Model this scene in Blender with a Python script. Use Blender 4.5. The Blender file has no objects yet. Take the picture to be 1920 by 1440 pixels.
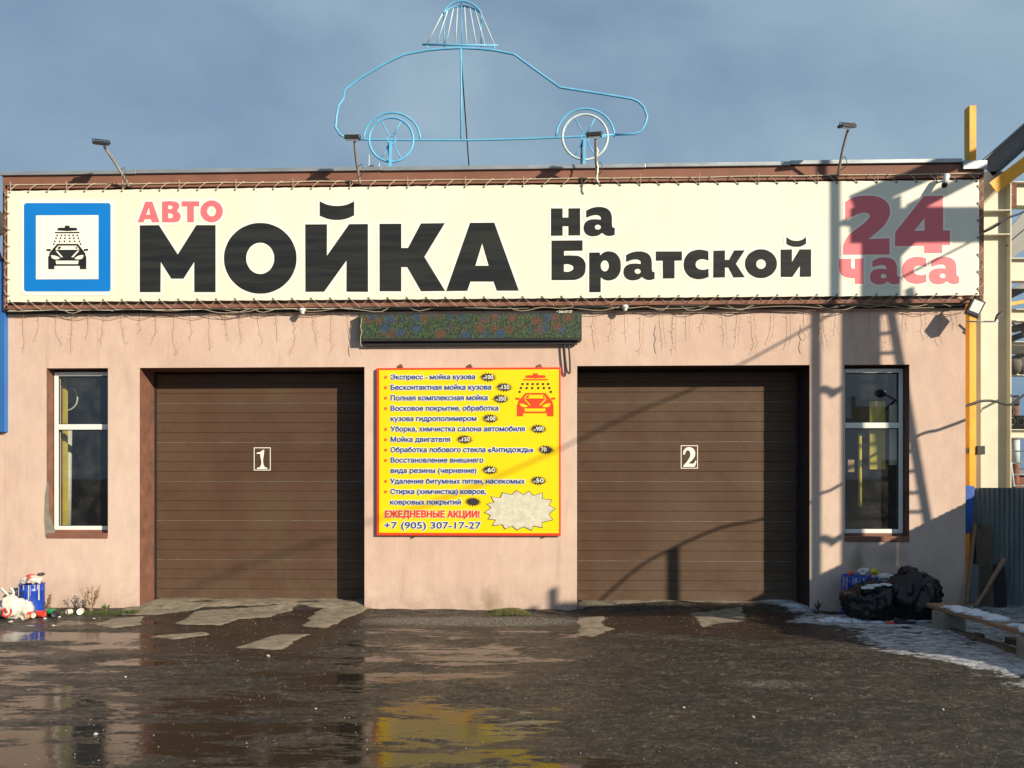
import bpy, math, random
import numpy as np
from mathutils import Vector, Matrix, noise as mnoise, geometry as mgeo
random.seed(7)
R = math.radians
S = bpy.context.scene
COL = S.collection

# ------------------------------------------------------------------ camera
F, D, H, TH = 1442.0, 9.55, 1.655, R(1.75)
cam_data = bpy.data.cameras.new('camera'); cam = bpy.data.objects.new('camera', cam_data); COL.objects.link(cam)
cam.location = (0, -D, H); cam.rotation_euler = (R(90), 0, TH)
cam_data.sensor_width = 36; cam_data.lens = F / 1920 * 36; cam_data.shift_y = 175 / 1920
cam_data.clip_end = 3000
S.camera = cam

# ------------------------------------------------------------------ sun, sky, exposure
SUN_TO = Vector((1.17, -1.0, 0.585))          # towards the sun: low, from the right, behind the camera
sd = bpy.data.lights.new('sun', 'SUN'); sd.energy = 4.6; sd.angle = R(0.53); sd.color = (1.0, 0.86, 0.66)
sun = bpy.data.objects.new('sun', sd); COL.objects.link(sun); sun.rotation_euler = SUN_TO.to_track_quat('Z', 'Y').to_euler()
W = bpy.data.worlds.new('World'); S.world = W; W.use_nodes = True
wt = W.node_tree; wt.nodes.clear()
def wn(t, **k):
    n = wt.nodes.new(t)
    for a, b in k.items(): setattr(n, a, b)
    return n
sky = wn('ShaderNodeTexSky', sky_type='NISHITA'); sky.sun_disc = False
sky.sun_elevation = math.asin(SUN_TO.normalized().z); sky.sun_rotation = math.atan2(SUN_TO.x, SUN_TO.y)
sky.air_density = 1.0; sky.dust_density = 1.2; sky.ozone_density = 1.5
tc = wn('ShaderNodeTexCoord')
mp = wn('ShaderNodeMapping'); mp.inputs['Scale'].default_value = (1, 1, 2.2)
nz = wn('ShaderNodeTexNoise'); nz.inputs['Scale'].default_value = 1.5; nz.inputs['Detail'].default_value = 7; nz.inputs['Roughness'].default_value = 0.52
nz.inputs['Distortion'].default_value = 0.4
cr = wn('ShaderNodeValToRGB'); cr.color_ramp.elements[0].position = 0.36; cr.color_ramp.elements[1].position = 0.69
cr.color_ramp.elements[0].color = (1.6, 2.65, 4.25, 1); cr.color_ramp.elements[1].color = (3.9, 5.4, 6.6, 1)
mx = wn('ShaderNodeMix', data_type='RGBA'); mx.inputs['Factor'].default_value = 0.88
bg = wn('ShaderNodeBackground'); bg.inputs['Strength'].default_value = 0.066
wo = wn('ShaderNodeOutputWorld')
wt.links.new(tc.outputs['Generated'], mp.inputs['Vector']); wt.links.new(mp.outputs['Vector'], nz.inputs['Vector'])
wt.links.new(nz.outputs['Fac'], cr.inputs['Fac'])
wt.links.new(sky.outputs[0], mx.inputs[6]); wt.links.new(cr.outputs[0], mx.inputs[7])
wt.links.new(mx.outputs[2], bg.inputs['Color']); wt.links.new(bg.outputs[0], wo.inputs['Surface'])
S.view_settings.view_transform = 'Standard'; S.view_settings.look = 'None'; S.view_settings.gamma = 1
S.view_settings.exposure = 0.50; S.view_settings.use_curve_mapping = False
S.render.engine = 'CYCLES'

# ------------------------------------------------------------------ placing helpers (survey of the photo onto real planes)
_v = (-math.sin(TH), math.cos(TH)); _r = (math.cos(TH), math.sin(TH))
def at(px, py, Y):
    a = (px - 960) / F; b = (895 - py) / F
    dx = _v[0] + _r[0] * a; dy = _v[1] + _r[1] * a
    t = (Y + D) / dy
    return Vector((t * dx, Y, H + b * t))
def gp(px, py, z=0.0):
    a = (px - 960) / F; b = (895 - py) / F
    t = (z - H) / b
    return Vector((t * (_v[0] + _r[0] * a), -D + t * (_v[1] + _r[1] * a), z))
def caster(px, py, Ys, T):                     # the point at y=-T whose shadow falls on (px,py) of the plane y=Ys
    p = at(px, py, Ys); t = T + Ys
    return p + SUN_TO * t

# ------------------------------------------------------------------ mesh helpers
class MB:
    def __init__(s): s.v = []; s.f = []; s.m = []; s.mi = 0; s.sm = []
    def add(s, vs, fs, smooth=False):
        o = len(s.v); s.v += [tuple(p) for p in vs]; s.f += [tuple(i + o for i in q) for q in fs]
        s.m += [s.mi] * len(fs); s.sm += [smooth] * len(fs)
        return s
    def box(s, a, b, rot=None, piv=None):
        x0, y0, z0 = a; x1, y1, z1 = b
        vs = [Vector(p) for p in ((x0,y0,z0),(x1,y0,z0),(x1,y1,z0),(x0,y1,z0),(x0,y0,z1),(x1,y0,z1),(x1,y1,z1),(x0,y1,z1))]
        if rot:
            piv = Vector(piv) if piv is not None else (Vector(a) + Vector(b)) / 2
            vs = [rot @ (p - piv) + piv for p in vs]
        return s.add(vs, [(0,3,2,1),(4,5,6,7),(0,1,5,4),(1,2,6,5),(2,3,7,6),(3,0,4,7)])
    def beam(s, p, q, w, h, up=(0, 0, 1)):
        p = Vector(p); q = Vector(q); d = (q - p).normalized(); up = Vector(up)
        sd_ = d.cross(up)
        if sd_.length < 1e-4: sd_ = d.cross(Vector((0, 1, 0)))
        sd_.normalize(); u = sd_.cross(d).normalized()
        vs = []
        for c in (p, q):
            for a, b in ((-1,-1),(1,-1),(1,1),(-1,1)): vs.append(c + sd_ * a * w / 2 + u * b * h / 2)
        return s.add(vs, [(0,3,2,1),(4,5,6,7),(0,1,5,4),(1,2,6,5),(2,3,7,6),(3,0,4,7)])
    def tube(s, pts, r, n=6, closed=False, caps=True):
        pts = [Vector(p) for p in pts]; N = len(pts)
        rr = r if isinstance(r, (list, tuple)) else [r] * N
        vs = []; prev = None
        for i, p in enumerate(pts):
            a = pts[i - 1] if (i or closed) else p; b = pts[(i + 1) % N] if (i < N - 1 or closed) else p
            t = (b - a).normalized() if (b - a).length > 1e-9 else Vector((0, 0, 1))
            if prev is None:
                ref = Vector((0, 1, 0)) if abs(t.y) < 0.9 else Vector((1, 0, 0))
                u = t.cross(ref).normalized()
            else:
                u = prev - t * prev.dot(t)
                u = u.normalized() if u.length > 1e-6 else t.orthogonal().normalized()
            prev = u; w = t.cross(u)
            for k in range(n):
                g = 2 * math.pi * k / n; vs.append(p + (u * math.cos(g) + w * math.sin(g)) * rr[i])
        fs = []
        for i in range(N if closed else N - 1):
            j = (i + 1) % N
            for k in range(n): fs.append((i*n+k, i*n+(k+1)%n, j*n+(k+1)%n, j*n+k))
        if caps and not closed: fs += [tuple(range(n))[::-1], tuple(range((N-1)*n, N*n))]
        return s.add(vs, fs, smooth=n > 5)
    def prism(s, poly, y0, y1):                 # xz polygon given depth from y0 (front) to y1
        n = len(poly)
        vs = [(p[0], y0, p[1]) for p in poly] + [(p[0], y1, p[1]) for p in poly]
        fs = [tuple(range(n)), tuple(range(2*n-1, n-1, -1))] + [(i, i+n, (i+1)%n+n, (i+1)%n) for i in range(n)]
        return s.add(vs, fs)
    def lathe(s, prof, c=(0,0,0), n=24, ax=None):
        c = Vector(c); vs = []
        for r, z in prof:
            for k in range(n):
                g = 2*math.pi*k/n; p = Vector((r*math.cos(g), r*math.sin(g), z))
                if ax is not None: p = ax @ p
                vs.append(c + p)
        fs = [(i*n+k, i*n+(k+1)%n, (i+1)*n+(k+1)%n, (i+1)*n+k) for i in range(len(prof)-1) for k in range(n)]
        return s.add(vs, fs, smooth=True)
    def build(s, name, mat=None, parent=None, mats=None, bevel=0):
        me = bpy.data.meshes.new(name); me.from_pydata(s.v, [], s.f)
        for m in (mats or [mat]):
            if m: me.materials.append(m)
        me.polygons.foreach_set('material_index', s.m); me.polygons.foreach_set('use_smooth', s.sm)
        me.update()
        o = bpy.data.objects.new(name, me); COL.objects.link(o)
        if parent: o.parent = parent; o.matrix_parent_inverse = Matrix.Translation(-parent.location) if parent.type == 'EMPTY' else Matrix.Identity(4)
        if bevel:
            b = o.modifiers.new('bevel', 'BEVEL'); b.width = bevel; b.segments = 2; b.limit_method = 'ANGLE'
        return o
def attach(o, parent):
    if parent:
        o.parent = parent
        if parent.type == 'EMPTY': o.matrix_parent_inverse = Matrix.Translation(-parent.location)
    return o
def tag(o, label=None, cat=None, group=None, kind=None):
    if label: o['label'] = label
    if cat: o['category'] = cat
    if group: o['group'] = group
    if kind: o['kind'] = kind
    return o
def thing(name, label, cat, loc=(0,0,0), group=None):
    o = bpy.data.objects.new(name, None); COL.objects.link(o); o.location = loc; o.empty_display_size = 0.1
    bpy.context.view_layer.update() if False else None
    return tag(o, label, cat, group)
def share(name, me, parent, M):                 # another piece on shared mesh data
    o = bpy.data.objects.new(name, me); COL.objects.link(o)
    if parent:
        o.parent = parent
        if parent.type == 'EMPTY': o.matrix_parent_inverse = Matrix.Translation(-parent.location)
    o.matrix_basis = M
    return o
def smooth_path(pts, n=6):                      # Catmull-Rom
    pts = [Vector(p) for p in pts]; out = []
    for i in range(len(pts)-1):
        a = pts[max(i-1,0)]; b = pts[i]; c = pts[i+1]; d = pts[min(i+2,len(pts)-1)]
        for k in range(n):
            t = k/n
            out.append(0.5*((2*b)+(c-a)*t+(2*a-5*b+4*c-d)*t*t+(3*b-a-3*c+d)*t**3))
    out.append(pts[-1]); return out

# ------------------------------------------------------------------ materials
def mat(name, col, rough=0.6, metal=0.0, var=0.0, vscale=4.0, vstretch=(1,1,1), bump=0.0, bscale=60.0, bstretch=(1,1,1), spec=0.5, col2=None, ramp=(0.35, 0.7), emit=None, alpha=None, sheen=0):
    m = bpy.data.materials.new(name); m.use_nodes = True; nt = m.node_tree; b = nt.nodes['Principled BSDF']
    b.inputs['Roughness'].default_value = rough; b.inputs['Metallic'].default_value = metal
    b.inputs['Specular IOR Level'].default_value = spec
    c = (*col, 1) if len(col) == 3 else col
    b.inputs['Base Color'].default_value = c
    L = nt.links
    def tx(scale, st, detail=6, rgh=0.6):
        t = nt.nodes.new('ShaderNodeTexCoord'); g = nt.nodes.new('ShaderNodeMapping'); g.inputs['Scale'].default_value = st
        n = nt.nodes.new('ShaderNodeTexNoise'); n.inputs['Scale'].default_value = scale; n.inputs['Detail'].default_value = detail; n.inputs['Roughness'].default_value = rgh
        L.new(t.outputs['Object'], g.inputs['Vector']); L.new(g.outputs[0], n.inputs['Vector']); return n
    if var or col2:
        n = tx(vscale, vstretch); r = nt.nodes.new('ShaderNodeValToRGB')
        r.color_ramp.elements[0].position = ramp[0]; r.color_ramp.elements[1].position = ramp[1]
        if col2: r.color_ramp.elements[0].color = c; r.color_ramp.elements[1].color = (*col2, 1)
        else:
            r.color_ramp.elements[0].color = tuple(x*(1-var) for x in c[:3]) + (1,); r.color_ramp.elements[1].color = tuple(min(1, x*(1+var)) for x in c[:3]) + (1,)
        L.new(n.outputs['Fac'], r.inputs['Fac']); L.new(r.outputs[0], b.inputs['Base Color'])
        rr = nt.nodes.new('ShaderNodeMapRange'); rr.inputs['To Min'].default_value = max(0.02, rough-0.1); rr.inputs['To Max'].default_value = min(1, rough+0.12)
        L.new(n.outputs['Fac'], rr.inputs['Value']); L.new(rr.outputs[0], b.inputs['Roughness'])
    if bump:
        n = tx(bscale, bstretch, 4); bu = nt.nodes.new('ShaderNodeBump'); bu.inputs['Strength'].default_value = bump; bu.inputs['Distance'].default_value = 0.01
        L.new(n.outputs['Fac'], bu.inputs['Height']); L.new(bu.outputs[0], b.inputs['Normal'])
    return m

def stucco(name='pink_stucco'):
    m = bpy.data.materials.new(name); m.use_nodes = True; nt = m.node_tree; b = nt.nodes['Principled BSDF']; L = nt.links; N = nt.nodes.new
    b.inputs['Roughness'].default_value = 0.9; b.inputs['Specular IOR Level'].default_value = 0.2
    t = N('ShaderNodeTexCoord')
    def noi(sc, st, det=5, rg=0.6):
        g = N('ShaderNodeMapping'); g.inputs['Scale'].default_value = st; n = N('ShaderNodeTexNoise'); n.inputs['Scale'].default_value = sc
        n.inputs['Detail'].default_value = det; n.inputs['Roughness'].default_value = rg
        L.new(t.outputs['Object'], g.inputs[0]); L.new(g.outputs[0], n.inputs['Vector']); return n.outputs['Fac']
    def ramp(f, a, ca, b_, cb):
        r = N('ShaderNodeValToRGB'); r.color_ramp.elements[0].position = a; r.color_ramp.elements[1].position = b_
        r.color_ramp.elements[0].color = ca; r.color_ramp.elements[1].color = cb; L.new(f, r.inputs[0]); return r.outputs[0]
    def mix(f, a, b_, mode='MIX'):
        x = N('ShaderNodeMix'); x.data_type = 'RGBA'; x.blend_type = mode
        if isinstance(f, float): x.inputs[0].default_value = f
        else: L.new(f, x.inputs[0])
        for i, q in ((6, a), (7, b_)):
            if isinstance(q, tuple): x.inputs[i].default_value = q
            else: L.new(q, x.inputs[i])
        return x.outputs[2]
    base = ramp(noi(0.5, (1,1,1), 6, .6), 0.34, (0.62,0.455,0.37,1), 0.66, (0.69,0.54,0.45,1))
    fine = ramp(noi(5, (1,1,.5), 8, 0.7), 0.34, (0.86,0.845,0.84,1), 0.66, (1.0,1.0,1.0,1))
    c = mix(1.0, base, fine, 'MULTIPLY')
    # streaks of grime that ran down the wall
    st = ramp(noi(2.6, (2.2,1,.16), 6, 0.65), 0.58, (0,0,0,1), 0.76, (.38,.38,.38,1))
    c = mix(st, c, (0.34,0.25,0.20,1))
    # splash dirt low on the wall, broken up by noise
    sx = N('ShaderNodeSeparateXYZ'); L.new(t.outputs['Object'], sx.inputs[0])
    mr = N('ShaderNodeMapRange'); mr.inputs['From Min'].default_value = 0.0; mr.inputs['From Max'].default_value = 0.42; mr.inputs['To Min'].default_value = 0.9; mr.inputs['To Max'].default_value = 0
    L.new(sx.outputs['Z'], mr.inputs['Value'])
    ml = N('ShaderNodeMath'); ml.operation = 'MULTIPLY'; L.new(mr.outputs[0], ml.inputs[0]); L.new(ramp(noi(3.2, (1,1,1), 8, .7), .35, (0,0,0,1), .8, (1,1,1,1)), ml.inputs[1])
    c = mix(ml.outputs[0], c, (0.27,0.20,0.15,1))
    # two damp stains: at the wall foot below the price board, and under the right window's sill
    def spot(x, z, rx, rz, amt, cin):
        g = N('ShaderNodeMapping'); g.vector_type = 'POINT'; g.inputs['Location'].default_value = (-x/rx, 0, -z/rz); g.inputs['Scale'].default_value = (1/rx, .001, 1/rz); L.new(t.outputs['Object'], g.inputs[0])
        d = N('ShaderNodeVectorMath'); d.operation = 'LENGTH'; L.new(g.outputs[0], d.inputs[0])
        a = N('ShaderNodeMath'); a.operation = 'ADD'; L.new(d.outputs['Value'], a.inputs[0]); L.new(noi(7, (1,1,.4), 6, .7), a.inputs[1])
        r = N('ShaderNodeMapRange'); r.inputs['From Min'].default_value = .7; r.inputs['From Max'].default_value = 1.4; r.inputs['To Min'].default_value = amt; r.inputs['To Max'].default_value = 0; L.new(a.outputs[0], r.inputs['Value'])
        return mix(r.outputs[0], cin, (0.20,0.15,0.09,1))
    c = spot(-.55, .10, .17, .28, .55, c); c = spot(3.95, .62, .14, .30, .6, c); c = spot(4.3, .7, .3, .16, .35, c); c = spot(5.1,3.6,.25,.25,.2,c)
    # bark-beetle grooves
    gr = noi(46, (1.0,1.0,0.22), 4, 0.6)
    pit = ramp(gr, 0.64, (0,0,0,1), 0.74, (.42,.42,.42,1))
    c = mix(pit, c, (0.36,0.25,0.19,1))
    L.new(c, b.inputs['Base Color'])
    b1 = N('ShaderNodeBump'); b1.inputs['Strength'].default_value = 0.35; b1.inputs['Distance'].default_value = 0.006; b1.invert = True; L.new(gr, b1.inputs['Height'])
    b2 = N('ShaderNodeBump'); b2.inputs['Strength'].default_value = 0.35; b2.inputs['Distance'].default_value = 0.004; L.new(noi(130, (1,1,.7), 4), b2.inputs['Height'])
    L.new(b1.outputs[0], b2.inputs['Normal']); L.new(b2.outputs[0], b.inputs['Normal'])
    return m

M = {}
M['stucco'] = stucco()
M['brown'] = mat('brown_paint', (0.225,0.098,0.066), 0.75, var=0.16, vscale=3, bump=0.25, bscale=50)
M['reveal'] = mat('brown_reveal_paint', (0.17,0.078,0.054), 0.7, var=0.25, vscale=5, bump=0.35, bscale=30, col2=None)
M['darkreveal'] = mat('shaded_brown_reveal', (0.035,0.022,0.018), 0.8, var=0.25, vscale=5, bump=0.35, bscale=30)  # reveal brown with the shade of the door recess put into the colour
M['coping'] = mat('galvanised_sheet', (0.36,0.40,0.43), 0.42, 0.5, var=0.15, vscale=3, vstretch=(1,1,5), bump=0.08, bscale=8)
def doormat():
    m = bpy.data.materials.new('brown_door_panel'); m.use_nodes = True; nt = m.node_tree; b = nt.nodes['Principled BSDF']; L = nt.links; N = nt.nodes.new
    b.inputs['Specular IOR Level'].default_value = .25
    g = N('ShaderNodeNewGeometry')
    def noi(sc, st, det=6, rg=.6):
        q = N('ShaderNodeMapping'); q.inputs['Scale'].default_value = st; n = N('ShaderNodeTexNoise'); n.inputs['Scale'].default_value = sc; n.inputs['Detail'].default_value = det; n.inputs['Roughness'].default_value = rg
        L.new(g.outputs['Position'], q.inputs[0]); L.new(q.outputs[0], n.inputs['Vector']); return n.outputs['Fac']
    def ramp(f, a, ca, c_, cb):
        r = N('ShaderNodeValToRGB'); r.color_ramp.elements[0].position = a; r.color_ramp.elements[1].position = c_; r.color_ramp.elements[0].color = (*ca,1); r.color_ramp.elements[1].color = (*cb,1); L.new(f, r.inputs[0]); return r.outputs[0]
    def mix(f, a, c_):
        x = N('ShaderNodeMix'); x.data_type = 'RGBA'; L.new(f, x.inputs[0])
        for i, q in ((6,a),(7,c_)):
            if isinstance(q, tuple): x.inputs[i].default_value = (*q,1)
            else: L.new(q, x.inputs[i])
        return x.outputs[2]
    c = ramp(noi(1.1,(1,1,.8),5), .36, (0.084,0.045,0.027), .66, (0.102,0.064,0.040))
    c = mix(ramp(noi(3.5,(.8,1,1.6),7,.7), .55, (0,0,0), .78, (.5,.5,.5)), c, (0.052,0.031,0.022))
    c = mix(ramp(noi(22,(.25,1,3.5),4,.7), .68, (0,0,0), .76, (.3,.3,.3)), c, (0.24,0.20,0.15))
    sp = N('ShaderNodeSeparateXYZ'); L.new(g.outputs['Position'], sp.inputs[0])
    mr = N('ShaderNodeMapRange'); mr.inputs['From Min'].default_value = .05; mr.inputs['From Max'].default_value = .75; mr.inputs['To Min'].default_value = .8; mr.inputs['To Max'].default_value = 0; L.new(sp.outputs['Z'], mr.inputs['Value'])
    ml = N('ShaderNodeMath'); ml.operation = 'MULTIPLY'; L.new(mr.outputs[0], ml.inputs[0]); L.new(ramp(noi(4,(1,1,1.2),7,.7), .35, (0,0,0), .7, (1,1,1)), ml.inputs[1])
    c = mix(ml.outputs[0], c, (0.125,0.092,0.066)); L.new(c, b.inputs['Base Color'])
    r = N('ShaderNodeMapRange'); r.inputs['To Min'].default_value = .42; r.inputs['To Max'].default_value = .72; L.new(noi(6,(1,1,1)), r.inputs['Value']); L.new(r.outputs[0], b.inputs['Roughness'])
    bu = N('ShaderNodeBump'); bu.inputs['Strength'].default_value = .12; bu.inputs['Distance'].default_value = .01; L.new(noi(150,(1,1,1),3), bu.inputs['Height'])
    b2 = N('ShaderNodeBump'); b2.inputs['Strength'].default_value = .35; b2.inputs['Distance'].default_value = .03; L.new(noi(2.2,(1,1,1.3),3), b2.inputs['Height']); L.new(bu.outputs[0], b2.inputs['Normal']); L.new(b2.outputs[0], b.inputs['Normal'])
    return m
M['door'] = doormat()
M['rubber'] = mat('black_rubber', (0.015,0.015,0.016), 0.7, bump=.1)
M['pvc'] = mat('white_pvc', (0.80,0.80,0.76), 0.35, var=0.03, vscale=5)
M['concrete'] = mat('concrete', (0.24,0.22,0.18), 0.85, var=0.25, vscale=6, bump=0.4, bscale=40)
M['dark'] = mat('dark_interior', (0.05,0.05,0.055), 0.9, var=0.2, vscale=2)
M['yellowwall'] = mat('yellow_interior_wall', (0.52,0.42,0.06), 0.7, var=0.15, vscale=5, bump=.1)
M['banner'] = mat('cream_banner_vinyl', (0.79,0.76,0.63), 0.6, col2=(0.85,0.82,0.69), vscale=0.7, vstretch=(1.2,1,0.3), bump=0.35, bscale=3.2, bstretch=(2.2,1,.6))
def seams(m):
    nt = m.node_tree; b = nt.nodes['Principled BSDF']; N = nt.nodes.new; L = nt.links
    g = N('ShaderNodeNewGeometry'); sp = N('ShaderNodeSeparateXYZ'); L.new(g.outputs['Position'], sp.inputs[0])
    r = N('ShaderNodeValToRGB'); r.color_ramp.interpolation = 'CONSTANT'; mr = N('ShaderNodeMapRange'); mr.inputs['From Min'].default_value = -7; mr.inputs['From Max'].default_value = 6; L.new(sp.outputs['X'], mr.inputs['Value']); L.new(mr.outputs[0], r.inputs[0])
    e = r.color_ramp.elements; e[0].position = 0; e[0].color = (.97,.965,.94,1); e[1].position = (-3.6+7)/13; e[1].color = (1,.995,.98,1)
    for x, c in ((-.88,(.955,.96,.955,1)),(1.35,(1,.985,.985,1)),(2.2,(.98,.985,1,1))):
        q = e.new((x+7)/13); q.color = c
    src = b.inputs['Base Color'].links[0].from_socket
    x = N('ShaderNodeMix'); x.data_type = 'RGBA'; x.blend_type = 'MULTIPLY'; x.inputs[0].default_value = 1; L.new(src, x.inputs[6]); L.new(r.outputs[0], x.inputs[7]); L.new(x.outputs[2], b.inputs['Base Color'])
seams(M['banner'])
M['halo'] = mat('white_print', (0.90,0.88,0.76), 0.55)
M['inkblack'] = mat('black_print', (0.014,0.017,0.020), 0.65, spec=.2, col2=(0.026,0.029,0.029), vscale=1.6, vstretch=(.6,1,9), ramp=(.4,.6))
M['inkred'] = mat('pinkish_red_print', (0.74,0.17,0.20), 0.55, var=0.03, vscale=2)
M['inkblue'] = mat('blue_print', (0.0,0.19,0.62), 0.5, var=0.04, vscale=2)
M['inkwhite'] = mat('white_panel_print', (0.90,0.89,0.78), 0.55)
M['pyellow'] = mat('yellow_board_print', (0.92,0.66,0.0), 0.4, var=0.02, vscale=2, bump=0.03, bscale=3)
M['pred'] = mat('red_print', (0.80,0.06,0.015), 0.4)
M['pblue'] = mat('navy_print', (0.03,0.065,0.26), 0.45)
M['pwhite'] = mat('white_outline_print', (0.86,0.86,0.76), 0.45)
M['pblack'] = mat('dark_badge_print', (0.03,0.028,0.02), 0.5)
M['ppaste'] = mat('pasted_over_paper', (0.50,0.48,0.38), 0.8, col2=(0.66,0.64,0.52), vscale=14, ramp=(.3,.65), bump=.4, bscale=20)
M['pbullet'] = mat('orange_bullet_print', (0.75,0.14,0.03), 0.45)
M['blueframe'] = mat('sky_blue_paint', (0.13,0.46,0.74), 0.45, var=0.12, vscale=7, bump=.1)
M['whitetube'] = mat('weathered_white_paint', (0.55,0.66,0.66), 0.5, var=0.15, vscale=9)
M['darkmetal'] = mat('dark_metal', (0.035,0.033,0.032), 0.5, 0.3, var=.2)
M['armmetal'] = mat('weathered_steel_tube', (0.34,0.30,0.25), 0.5, 0.3, var=.25, vscale=9)
M['lamp'] = mat('black_lamp_casting', (0.03,0.03,0.032), 0.45, var=.2)
M['lens'] = mat('floodlight_glass', (0.75,0.78,0.76), 0.15)
M['cord'] = mat('beige_cord', (0.50,0.42,0.30), 0.8)
M['wire'] = mat('fairy_light_wire', (0.42,0.27,0.19), 0.7)
M['cable'] = mat('black_cable', (0.018,0.018,0.02), 0.55)
M['flash'] = mat('grey_metal_flashing', (0.17,0.185,0.18), 0.45, 0.4, var=0.35, vscale=4, vstretch=(1,1,8))
M['cream'] = mat('cream_steel_paint', (0.60,0.585,0.46), 0.5, var=0.06, vscale=3, bump=.06, bscale=10)
M['greysteel'] = mat('grey_steel_paint', (0.15,0.155,0.155), 0.5, .2, var=.2, vscale=3)
M['yellow'] = mat('yellow_gas_pipe_paint', (0.80,0.40,0.015), 0.5, col2=(0.62,0.30,0.02), vscale=9, vstretch=(1,1,.4), ramp=(.5,.75), bump=.12)
M['zinc'] = mat('zinc_corrugated_sheet', (0.21,0.25,0.25), 0.42, 0.6, var=.22, vscale=2, vstretch=(3,1,.6))
M['wood'] = mat('weathered_wood', (0.20,0.12,0.075), 0.8, col2=(0.30,0.20,0.13), vscale=5, vstretch=(1,1,8), bump=.5, bscale=30)
M['oldwood'] = mat('grey_brown_old_board', (0.11,0.085,0.06), 0.85, var=.35, vscale=5, bump=.5, bscale=30)
M['snow'] = mat('old_snow', (0.62,0.66,0.72), 0.7, var=0.12, vscale=9, bump=.6, bscale=24)
M['rust'] = mat('rusty_steel', (0.20,0.075,0.045), 0.8, var=.4, vscale=12, bump=.4)
M['bluepaint'] = mat('blue_panel_paint', (0.03,0.14,0.42), 0.4, var=.06, vscale=2)
M['bluetin'] = mat('blue_tin_paint', (0.012,0.055,0.40), 0.32, var=.15, vscale=8)
M['tarp'] = mat('blue_tarpaulin', (0.02,0.10,0.42), 0.5, var=.2, bump=.4, bscale=12)
M['bagblack'] = mat('black_bin_bag', (0.006,0.006,0.007), 0.34, spec=.45, bump=.9, bscale=22, bstretch=(1,1,.5))
def bagmat():
    m = mat('translucent_white_bag', (0.55,0.55,0.50), 0.4, var=.08, vscale=6, bump=.4, bscale=16); return m
M['bagwhite'] = bagmat()
M['trashred'] = mat('red_packaging', (0.62,0.05,0.03), 0.35)
M['trashwhite'] = mat('white_packaging', (0.55,0.53,0.48), 0.5, var=.15, vscale=14)
M['trashgreen'] = mat('green_bottle_plastic', (0.02,0.30,0.07), 0.2)
M['trashdark'] = mat('dark_scraps', (0.03,0.028,0.035), 0.6)
M['trashyellow'] = mat('yellow_wrapper', (0.55,0.42,0.03), 0.5)
M['cardboard'] = mat('tan_card', (0.42,0.28,0.15), 0.8)
M['drygrass'] = mat('dry_weed_stem', (0.28,0.19,0.12), 0.9)
M['green'] = mat('green_leaf', (0.075,0.10,0.025), 0.8, var=.5, vscale=30)
M['moss'] = mat('moss_and_grass', (0.10,0.12,0.03), 0.9, col2=(0.19,0.15,0.07), vscale=9)
M['brownleaf'] = mat('withered_leaf', (0.11,0.075,0.04), 0.9)
M['stone'] = mat('pebble_grit', (0.27,0.25,0.21), 0.7, var=.5, vscale=3)
M['ice'] = mat('ice_crumb', (0.36,0.36,0.35), 0.35)
M['hollow'] = mat('old_concrete_slab', (0.13,0.125,0.115), 0.9, var=.3, vscale=4, bump=.4)
M['treeline'] = mat('winter_shrub', (0.07,0.055,0.045), 0.95, var=.4, vscale=.3)

def glass():
    m = bpy.data.materials.new('window_glass'); m.use_nodes = True; nt = m.node_tree; nt.nodes.clear(); N = nt.nodes.new; L = nt.links
    o = N('ShaderNodeOutputMaterial'); a = N('ShaderNodeBsdfTransparent'); a.inputs[0].default_value = (0.86,0.90,0.88,1)
    g = N('ShaderNodeBsdfGlossy'); g.inputs['Roughness'].default_value = 0.015; g.inputs[0].default_value = (1,1,1,1)
    lw = N('ShaderNodeLayerWeight'); lw.inputs['Blend'].default_value = .5
    pw = N('ShaderNodeMath'); pw.operation = 'POWER'; pw.inputs[1].default_value = 3.5; L.new(lw.outputs['Facing'], pw.inputs[0])
    fr = N('ShaderNodeMath'); fr.operation = 'MULTIPLY_ADD'; fr.inputs[1].default_value = .85; fr.inputs[2].default_value = .095; L.new(pw.outputs[0], fr.inputs[0])
    mixr = N('ShaderNodeMixShader'); L.new(fr.outputs[0], mixr.inputs[0]); L.new(a.outputs[0], mixr.inputs[1]); L.new(g.outputs[0], mixr.inputs[2])
    d = N('ShaderNodeBsdfDiffuse'); d.inputs[0].default_value = (0.5,0.48,0.42,1)
    t = N('ShaderNodeTexCoord'); n = N('ShaderNodeTexNoise'); n.inputs['Scale'].default_value = 5; n.inputs['Detail'].default_value = 6; L.new(t.outputs['Object'], n.inputs['Vector'])
    mr = N('ShaderNodeMapRange'); mr.inputs['From Min'].default_value = .4; mr.inputs['From Max'].default_value = .75; mr.inputs['To Min'].default_value = .01; mr.inputs['To Max'].default_value = .07
    L.new(n.outputs['Fac'], mr.inputs['Value'])
    mm = N('ShaderNodeMixShader'); L.new(mr.outputs[0], mm.inputs[0]); L.new(mixr.outputs[0], mm.inputs[1]); L.new(d.outputs[0], mm.inputs[2])
    L.new(mm.outputs[0], o.inputs[0]); return m
M['glass'] = glass()

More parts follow.
